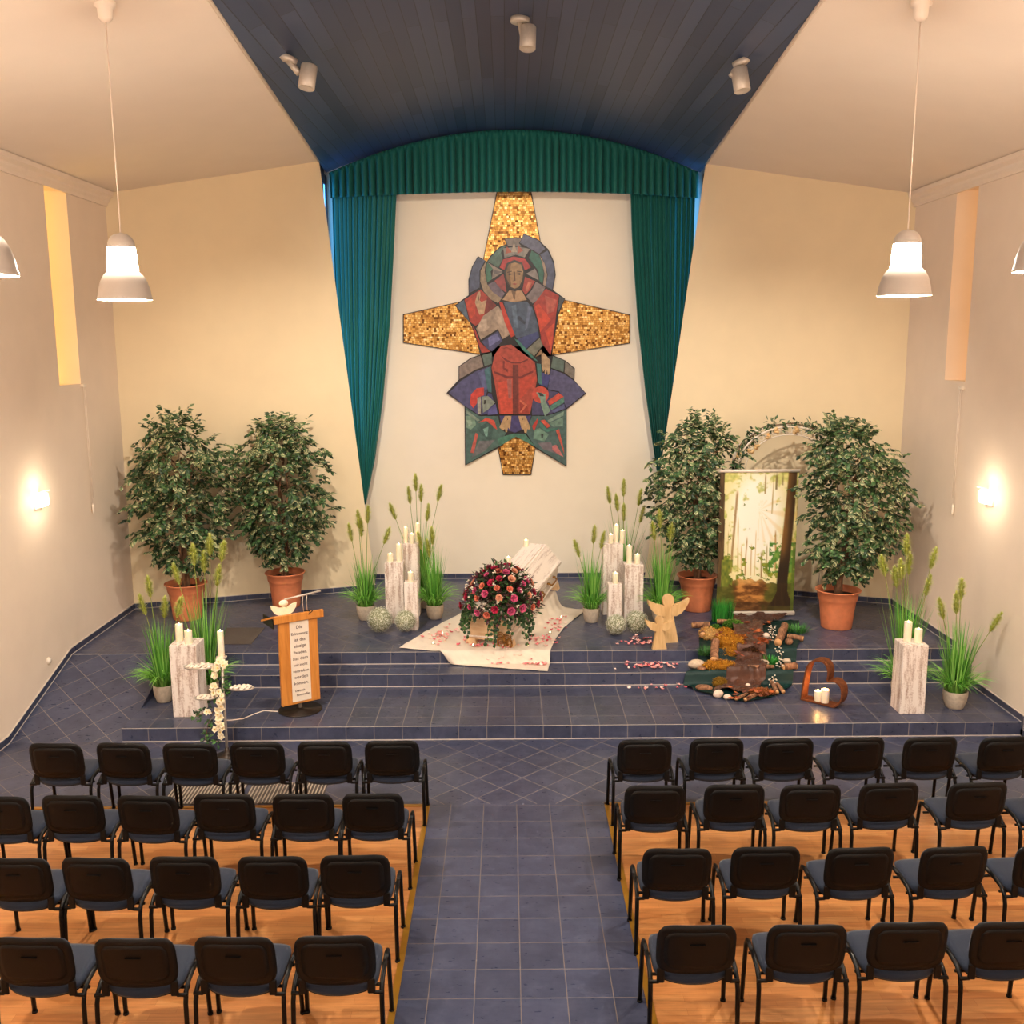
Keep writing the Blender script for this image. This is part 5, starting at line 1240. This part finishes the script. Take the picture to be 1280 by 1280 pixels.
MB().tube([(-.02,-.03,.03),(.02,-.085,.035),(.0,-.1,.0),(.05,-.09,.03),(.06,-.04,.03)], .005, 6).build('clamp', M['black'], lp_)
c0, c1 = atz(373, 884, T1), atz(281, 900, T1)
kp = [atz(x, y, T1)+Vector((0,0,.006)) for x, y in ((372,883),(362,889),(345,890),(330,889),(318,893),(304,899),(290,901),(281,901))]
tag(MB().tube(kp, .006, 6).build('power_cable', M['cornice']), 'thin white cable running over the stage from the lectern to the candle stand', 'cable')

# ---------------------------------------------------------------- candle stand with trays and orchids
SY = 9.55; sb = aty(279, 945, SY); sx_ = -2.868
stand = thing('candle_stand', 'slender metal candle stand with three oval trays before the stage', 'candle stand', (sx_, SY, 0))
MB().lathe([(.001,0),(.11,0),(.115,.008),(.04,.020),(.024,.05),(.017,.09)], 32, capb=False).build('base', M['dark_metal'], stand)
MB().tube([(0,0,.05),(0,0,1.02)], .015, 12).build('pole', M['metal'], stand)
MB().lathe([(.012,0),(.05,.01),(.055,.03),(.046,.03)], 20, (0,0,1.02)).build('candle_cup', M['metal'], stand)
TR = [((250,833), .165, .09, 'left upper'), ((302,860), .125, .075, 'right'), ((257,872), .11, .065, 'left lower')]
pebm = []
for s_ in range(3):
    b = MB(); b.ball((0,0,0), (.024,.017,.011), 10, 6, jit=.06, rg=random.Random(s_)); pebm.append(b.mesh('pebble', [M['pebble'] if 'pebble' in M else M['linen']]))
for (px, py), ra, rb, nm in TR:
    c = aty(px, py, SY-.02); lx, lz = c.x-sx_, c.z
    b = MB(); b.lathe([(.6,-.012),(.96,-.008),(1.0,.008),(.96,.008),(.92,-.002),(.001,-.003)], 32, (lx, -.02, lz), sx=ra, sy=rb, capt=False)
    b.v = [(x, y, z) for x, y, z in b.v]; b.tube([(0,0,lz-.02),(lx*.6, -.01, lz-.016)], .007, 6); b.build('tray', M['metal'], stand)
    rg = random.Random(int(px))
    spots = []; tr_ = 0
    while len(spots) < 17 and tr_ < 600:
        tr_ += 1; a, r = rg.uniform(0, 2*PI), math.sqrt(rg.random())*.84; q = (math.cos(a)*r*ra, math.sin(a)*r*rb)
        if any(math.hypot(q[0]-w[0], (q[1]-w[1])*1.3) < .036 for w in spots): continue
        spots.append(q); o = bpy.data.objects.new('pebble', rg.choice(pebm)); C.objects.link(o); o.location = (sx_+lx+q[0], SY-.02+q[1], lz+.009); o.rotation_euler = (0, 0, rg.uniform(0, 3)); tag(o, 'white pebble lying in the %s tray of the candle stand' % nm, 'pebble', 'pebbles in the %s tray' % nm)
candle(0, 0, None, SY, 1.045, 'tall slim candle burning on top of the candle stand', None, .031, x=sx_, h=.27).pop('group', None)
orc = thing('orchid_spray', 'trailing white orchid spray with leaves wound on the candle stand', 'flower spray', (sx_, SY-.03, 0))
rg = random.Random(55)
def blossom(mb, p, d, r):
    d = d.normalized(); s = d.cross(Vector((0,0,1))).normalized() if abs(d.z) < .95 else Vector((1,0,0)); w = d.cross(s); cw_ = S(248,236,208)
    for k in range(5):
        a = 2*PI*k/5+.3; o = s*math.cos(a)+w*math.sin(a); q = d.cross(o)
        mb.add([p, p+o*r*.55+q*r*.42+d*r*.12, p+o*r+d*r*.02, p+o*r*.55-q*r*.42+d*r*.12], [(0,1,2),(0,2,3)], 0, [shade(S(236,208,140),1), cw_, cw_, cw_], True)
    mb.ball(p+d*r*.12, (r*.16,)*3, 6, 4, col=S(214,176,80))
bc = [(274,828,4),(271,838,5),(268,846,4),(278,834,3),(267,858,4),(270,864,3),(276,879,3),(274,884,3),(275,893,4),(273,900,5),(276,907,4),(272,912,3),(259,892,2),(275,918,2),(280,826,2),(278,871,2)]
for i, (px, py, n_) in enumerate(bc):
    for k in range(n_):
        p = aty(px+rg.uniform(-3.5,3.5), py+rg.uniform(-4,4), SY-.05-rg.random()*.03)-Vector((sx_, SY-.03, 0)); b = MB(); blossom(b, p, Vector((rg.uniform(-.5,.5), -1, rg.uniform(-.2,.6))), rg.uniform(.028,.042)); b.build('blossom', M['petal'], orc, col=True)
lf = MB()
for (px, py, n_) in ((283,858,10),(280,850,8),(265,845,7),(272,870,8),(262,880,5),(268,925,5),(262,905,7),(258,920,9),(255,930,6),(248,894,6),(244,897,4),(276,830,6),(282,864,8),(256,889,4)):
    for k in range(int(n_*1.8)):
        p = aty(px+rg.uniform(-4,4), py+rg.uniform(-5,5), SY-.02+rg.uniform(-.02,.05))-Vector((sx_, SY-.03, 0)); g = shade(rg.choice([S(40,70,36), S(70,120,50), S(54,90,44), S(34,50,30)]), rg.uniform(.8,1.2)); leaf(lf, p, rvec(rg), Vector((0,-.4,1)), rg.uniform(.04,.07), rg.uniform(.013,.02), g, shade(g,1.2))
lf.build('leaves', M['leaf'], orc, col=True)
st_ = MB(); V = lambda l: [aty(x, y, SY-.03)-Vector((sx_, SY-.03, 0)) for x, y in l]
st_.tube(V([(276,828),(271,850),(276,875),(273,900),(275,920)]), .004, 5); st_.tube(V([(274,880),(266,890),(260,905),(257,925)]), .003, 5); st_.tube(V([(266,890),(255,891),(244,896)]), .003, 5); st_.build('stem', M['bark'], orc)
# ---------------------------------------------------------------- woodland stream display
def ground2(y):
    z = T3
    if y < YS3+.03: z = T3-T1*smooth01((YS3-.008-y)/.06)
    if y < YS2+.03: z = T2-T1*smooth01((YS2-.008-y)/.06)
    return z
LX = [(10.56,2.62),(10.66,2.40),(10.85,2.18),(11.08,2.04),(11.28,2.20),(11.53,2.31),(11.8,2.36),(12.3,2.45),(12.72,2.70)]
RX = [(10.56,2.72),(10.66,2.95),(10.80,3.12),(11.08,3.32),(11.28,3.40),(11.53,3.49),(11.8,3.60),(12.3,3.75),(12.72,3.86)]
def ip(T_, y):
    for (a, xa), (b, xb) in zip(T_[:-1], T_[1:]):
        if a <= y <= b: return xa+(xb-xa)*(y-a)/(b-a)
    return T_[0][1] if y < T_[0][0] else T_[-1][1]
def strip(y0, y1, lx, rx, off, amp, nu, nv, ph):
    def fn(u, v):
        y = y0+(y1-y0)*v; x = lx(y)+(rx(y)-lx(y))*u
        w = amp*((fbm(n1, x*3.2+ph+20, y*2.2+5)-.5)*2.2+.8*abs(fbm(n2, x*8+ph+30, y*5+9)-.5)*2)
        return (x, y, ground2(y)+off+max(-.5*off, w))
    return MB().grid(nu, nv, fn)
M['green_cloth'] = fabric('dark_green_satin', S(6,42,40), .5, 90., .0); M['brown_cloth'] = fabric('brown_satin', S(78,46,32), .36, 5., .1, .4)
o = strip(10.56, 12.72, lambda y: ip(LX, y), lambda y: ip(RX, y), .016, .03, 60, 130, 0).build('green_cloth', M['green_cloth']); tag(o, 'dark green cloth laid over the steps under the woodland display', 'cloth')
BR = [(890,944,869.5,T1),(897,948,864,T1),(905,953,857.5,T1),(908,957,842,T2),(912,960,833,T2),(921,958,828.5,T2),(921,957,813,T3),(918,954,800,T3),(914,953,785,T3),(912,985,772,T3)]
BL = [(atz(l_, y_, z_).y, atz(l_, y_, z_).x) for l_, r_, y_, z_ in BR]; BRt = [(atz(r_, y_, z_).y, atz(r_, y_, z_).x) for l_, r_, y_, z_ in BR]
o = strip(BL[0][0], BL[-1][0], lambda y: ip(BL, y), lambda y: ip(BRt, y), .05, .07, 60, 160, 2).build('brown_cloth', M['brown_cloth']); tag(o, 'crumpled brown cloth running down the steps like a stream', 'cloth')
def ZS(x, y): return (840+x/7.11, 740+y/7.11)
def onstep(px, py, add=0.):
    """first stage level met by the pixel's ray"""
    for z, ya, yb in ((T3, YS3, 15.), (T2, YS2, YS3), (T1, YS1, YS2)):
        p = atz(px, py, z+add)
        if ya-.04 <= p.y <= yb+.02: return p
    return atz(px, py, T3 if py < 820 else T1)
M['log'] = wood('log_bark', S(96,60,38), S(176,126,92), (26,26,9), .9, .6); M['cut'] = plain('cut_wood', S(214,160,108), .8, var=.1)
M['stone'] = plain('river_stone', S(206,182,156), .8, var=.18, scale=40, bump=.15); M['pale_stone'] = plain('pale_stone', S(232,206,186), .8, var=.08, scale=30)
M['moss'] = attr_mat('moss', .95, .1)
def log(x0, y0, x1, y1, r, label, z0=.05, z1=.05, seed=1, name='log', cat='log', grp='logs of the woodland display'):
    a = onstep(*ZS(x0, y0), add=z0); b = onstep(*ZS(x1, y1), add=z1); rg = random.Random(seed)
    t = thing(name, label, cat, a, 0, grp); d = b-a; n = 9
    pts = [d*(i/n)+rvec(rg)*r*.10 for i in range(n+1)]; mb = MB(); mb.tube(pts, [r*rg.uniform(.86,1.08) for _ in pts], 12, cap=False, flat=.9); mb.build('bark', M['log'], t)
    e = MB(); k = d.normalized()
    for q, s in ((pts[0], -1), (pts[-1], 1)): e = MB(); e.tube([q-k*.004*s*0, q+k*s*.006], r*.86, 12); e.build('cut_end', M['cut'], t)
    return t
log(185,295,330,288,.040,'short brown log on the far left of the woodland display',.04,.04,1)
log(385,440,375,600,.055,'bark-covered log leaning on the step in the moss',.09,.13,2)
log(1005,300,940,450,.055,'thick log resting on the upper right of the woodland display',.09,.07,3)
log(1035,392,1165,412,.036,'small log at the right edge of the woodland display',.05,.05,4)
log(680,667,900,662,.022,'slim pale branch lying across the middle step',.05,.05,5)
log(985,670,1100,655,.045,'weathered driftwood piece at the right of the middle step',.05,.05,6)
log(885,800,935,890,.026,'left of two bark pieces at the lower right of the display',.05,.04,7); log(930,815,990,885,.026,'right of two bark pieces at the lower right of the display',.05,.04,8)
log(570,950,660,905,.020,'thin brown stick at the front edge of the display',.04,.04,9); log(650,955,755,905,.026,'pale bark strip at the front edge of the display',.04,.04,10)
log(405,262,520,262,.032,'knobbly root piece below the tall grass tuft',.07,.07,11)
log(275,385,300,300,.045,'mossy brown wood lump at the left of the display',.06,.06,12)
def stone(x, y, rx, ry, rz, label, mat='stone', seed=1, add=.03, yaw=0., grp='stones of the woodland display'):
    p = onstep(*ZS(x, y), add=add); b = MB(); b.ball((0,0,0), (rx,ry,rz), 16, 10, jit=.05, rg=random.Random(seed)); o = b.build('stone', M[mat], None, (p.x, p.y, p.z), rz=yaw); tag(o, label, 'stone', grp)
stone(218,640,.105,.07,.055,'large speckled grey-brown stone at the left edge of the middle step',seed=1,add=.055,yaw=.15)
stone(285,850,.10,.06,.035,'flat brown stone at the lower left of the display','log',2,.04,-.3); stone(410,905,.062,.045,.048,'pale pink stone at the front edge of the display','pale_stone',3,.045,.4); stone(492,932,.046,.034,.030,'small rosy pebble beside the pale stone at the front','pale_stone',4,.035)
stone(810,630,.070,.05,.040,'rounded beige stone on the middle step under the green tuft','stone',5,.05); stone(838,388,.045,.04,.038,'cream stone right of the stream on the top level','pale_stone',6,.05); stone(1020,612,.05,.04,.03,'beige stone behind the driftwood','stone',7,.06); stone(1040,442,.050,.045,.042,'cork-like round stone by the right log','log',8,.05); stone(675,826,.030,.024,.018,'small peach stone in the lower stream','pale_stone',9,.06); stone(262,680,.055,.035,.025,'reddish flat stone below the large speckled stone','log',10,.035)
def moss(x, y, rx, ry, rz, cols, label, seed, add=.04, n=700):
    rg = random.Random(seed); rx *= 1.25; ry *= 1.25; rz *= 1.2; n = int(n*1.5); p = onstep(*ZS(x, y), add=add); b = MB(); b.ball((0,0,0), (rx*.9,ry*.9,rz*.85), 18, 10, jit=.16, rg=rg, col=shade(cols[0], .6))
    for k in range(n):
        d = rvec(rg)
        if d.z < -.4: continue
        c = Vector((d.x*rx, d.y*ry, d.z*rz))*rg.uniform(.75,1.02); s = rvec(rg)*.006; t = c+(d+rvec(rg)*.8).normalized()*rg.uniform(.012,.03); g = shade(rg.choice(cols), rg.uniform(.7,1.25)); b.add([c-s, c+s, t], [(0,1,2)], 0, [g,g,shade(g,1.2)])
    o = b.build('moss_clump', M['moss'], None, p, col=True); tag(o, label, 'moss', 'moss clumps of the woodland display')
OR = [S(196,132,40), S(168,104,34), S(214,160,64), S(136,86,36)]; GN = [S(78,122,42), S(60,98,34), S(110,150,62)]; YL = [S(222,176,110), S(204,150,84), S(188,132,60)]; OLV = [S(150,112,40), S(128,92,30)]
moss(330,375,.10,.13,.07,YL,'pale ochre moss clump at the upper left of the stream',1,.05); moss(470,365,.09,.09,.05,OR,'rusty moss clump at the top of the stream',2,.06); moss(505,440,.16,.10,.07,OR,'largest orange moss mound beside the stream',3,.07,1100); moss(520,545,.15,.05,.10,OR,'orange moss hanging over the upper step',4,.10,900); moss(420,655,.16,.06,.06,OR,'orange moss strip along the middle step',5,.06,900)
moss(425,812,.065,.05,.06,OLV,'olive moss ball on the lowest step',6,.06); moss(540,288,.10,.07,.05,GN,'fresh green moss cushion near the banner foot',7,.06); moss(385,335,.06,.06,.05,GN,'small green moss cushion beside the ochre moss',8,.07)
def tuft(px, py, r, h, n, label, seed, cols, spread=.25, add=.03, bend=.15):
    rg = random.Random(seed); p = onstep(px, py, add=add); b = MB()
    for k in range(n):
        a = rg.uniform(0, 2*PI); q = r*math.sqrt(rg.random()); c = rg.choice(cols); blade(b, Vector((math.cos(a)*q, math.sin(a)*q*.6, 0)), Vector((math.cos(a)*spread*rg.random(), math.sin(a)*spread*rg.random(), 1)), h*rg.uniform(.6,1.05), .004, rg.uniform(0, bend), rg, shade(c,.7), shade(c,1.2))
    o = b.build('grass_tuft', M['grass'], None, p-Vector((0,0,.02)), col=True); tag(o, label, 'grass tuft', 'green tufts of the woodland display')
GB = [S(52,142,52), S(70,168,62), S(40,116,44)]
tuft(903, 777, .14, .34, 420, 'tall bright green grass tuft left of the banner foot', 1, GB, .12)
tuft(*ZS(880,630), .09, .12, 200, 'bright green tuft on the middle step', 2, GB, .7, bend=.4); tuft(*ZS(1110,350), .13, .14, 180, 'loose green sprig at the upper right of the display', 3, [S(84,150,64), S(60,120,48)], 1.1, bend=.5); tuft(*ZS(295,545), .08, .13, 120, 'dark green grass left of the leaning log', 4, [S(46,96,44), S(64,120,54)], .9, bend=.5)
tuft(*ZS(270,790), .15, .10, 160, 'dark green grass lying at the lower left of the display', 5, [S(48,92,40), S(70,120,54)], 1.3, bend=.6)
fg_ = thing('flower_garland', 'thin garland of tiny white blossoms trailing down the woodland display', 'garland', onstep(*ZS(905,300))); rg = random.Random(9); b0 = fg_.location.copy()
gp_ = [(905,300),(885,340),(900,400),(930,460),(945,520),(985,550),(960,610),(960,650),(915,670),(885,720),(900,770),(880,800)]; pts = []
for i, q in enumerate(gp_):
    p = onstep(*ZS(*q), add=.09); pts.append(p-b0)
MB().tube(pts, .003, 5).build('stem', M['bark'], fg_)
wb = MB()
for a_, c_ in zip(pts[:-1], pts[1:]):
    for k in range(11):
        q = a_.lerp(c_, rg.random())+rvec(rg)*.045; wb.ball(q, (.010,.010,.008), 6, 4)
wb.build('blossoms', M['linen'], fg_)
lm = []
for i, c in enumerate((S(140,62,34), S(176,92,48), S(110,54,34))):
    m_ = MB(); leaf(m_, Vector((0,0,0)), Vector((1,0,.05)), Vector((0,0,1)), .085, .026, c, shade(c,1.2)); lm.append(m_.mesh('fallen_leaf', [M['leaf']], True))
for k, (x, y) in enumerate(((690,270),(720,290),(760,280),(850,275),(880,270),(900,262),(760,350),(740,340),(670,440),(690,425),(780,440),(800,420),(760,460),(720,500),(640,440),(790,520),(860,890),(830,880),(770,865),(740,870),(800,910),(700,880),(560,940),(600,900),(650,260),(820,290),(480,440),(840,420))):
    p = onstep(*ZS(x, y), add=.075); o = bpy.data.objects.new('fallen_leaf', lm[k % 3]); C.objects.link(o); o.location = p; o.rotation_euler = (rg.uniform(-.3,.3), rg.uniform(-.3,.3), rg.uniform(0,6.3)); tag(o, 'dry brown leaf strewn over the woodland display', 'fallen leaf', 'dry leaves of the woodland display')

rg = random.Random(64)
for k in range(64):
    x, y = rg.choice([(rg.uniform(560,900), rg.uniform(255,330)), (rg.uniform(660,830), rg.uniform(320,470)), (rg.uniform(480,640), rg.uniform(400,560)), (rg.uniform(540,860), rg.uniform(840,930)), (rg.uniform(730,830), rg.uniform(420,520)), (rg.uniform(400,560), rg.uniform(330,430))])
    p = onstep(*ZS(x, y), add=.085); o = bpy.data.objects.new('fallen_leaf', lm[k % 3]); C.objects.link(o); o.location = p; o.rotation_euler = (rg.uniform(-.4,.4), rg.uniform(-.4,.4), rg.uniform(0,6.3)); s_ = rg.uniform(.6, 1.1); o.scale = (s_,)*3; tag(o, 'dry brown leaf strewn over the woodland display', 'fallen leaf', 'dry leaves of the woodland display')
moss(585,500,.08,.05,.09,OR,'dark orange moss tail beside the dark hollow of the upper step',21,.08,600); moss(600,420,.09,.06,.05,[S(150,84,36), S(120,66,32), S(180,110,50)],'russet moss clump in the middle of the stream',22,.07,600); moss(700,510,.13,.05,.05,[S(70,44,28), S(96,58,34), S(54,36,24)],'dark brown clump on the stream over the upper step',23,.07,600)
moss(780,440,.08,.06,.035,[S(146,70,36), S(170,90,46)],'reddish leaf-litter clump right of the stream',24,.06,450); moss(800,890,.12,.06,.035,[S(140,80,46), S(176,112,66)],'russet clump at the front right of the stream',25,.05,500)

# ---------------------------------------------------------------- camera and view
cam = bpy.data.cameras.new('camera'); cam.sensor_width = 36.; cam.sensor_fit = 'HORIZONTAL'; cam.lens = FPX/1280*36.; cam.clip_start = .05; cam.clip_end = 100
co = bpy.data.objects.new('camera', cam); C.objects.link(co); co.location = CAM
fw = ray(640, 640).normalized(); rt = (ray(641, 640)-ray(640, 640)).normalized(); up = (ray(640, 639)-ray(640, 640)).normalized()
m3 = Matrix((rt, up, -fw)).transposed(); co.rotation_euler = m3.to_euler()
sc_ = bpy.context.scene; sc_.camera = co
vs_ = sc_.view_settings; vs_.view_transform = 'Standard'; vs_.look = 'None'; vs_.gamma = 1; vs_.use_curve_mapping = False; vs_.exposure = EXPO
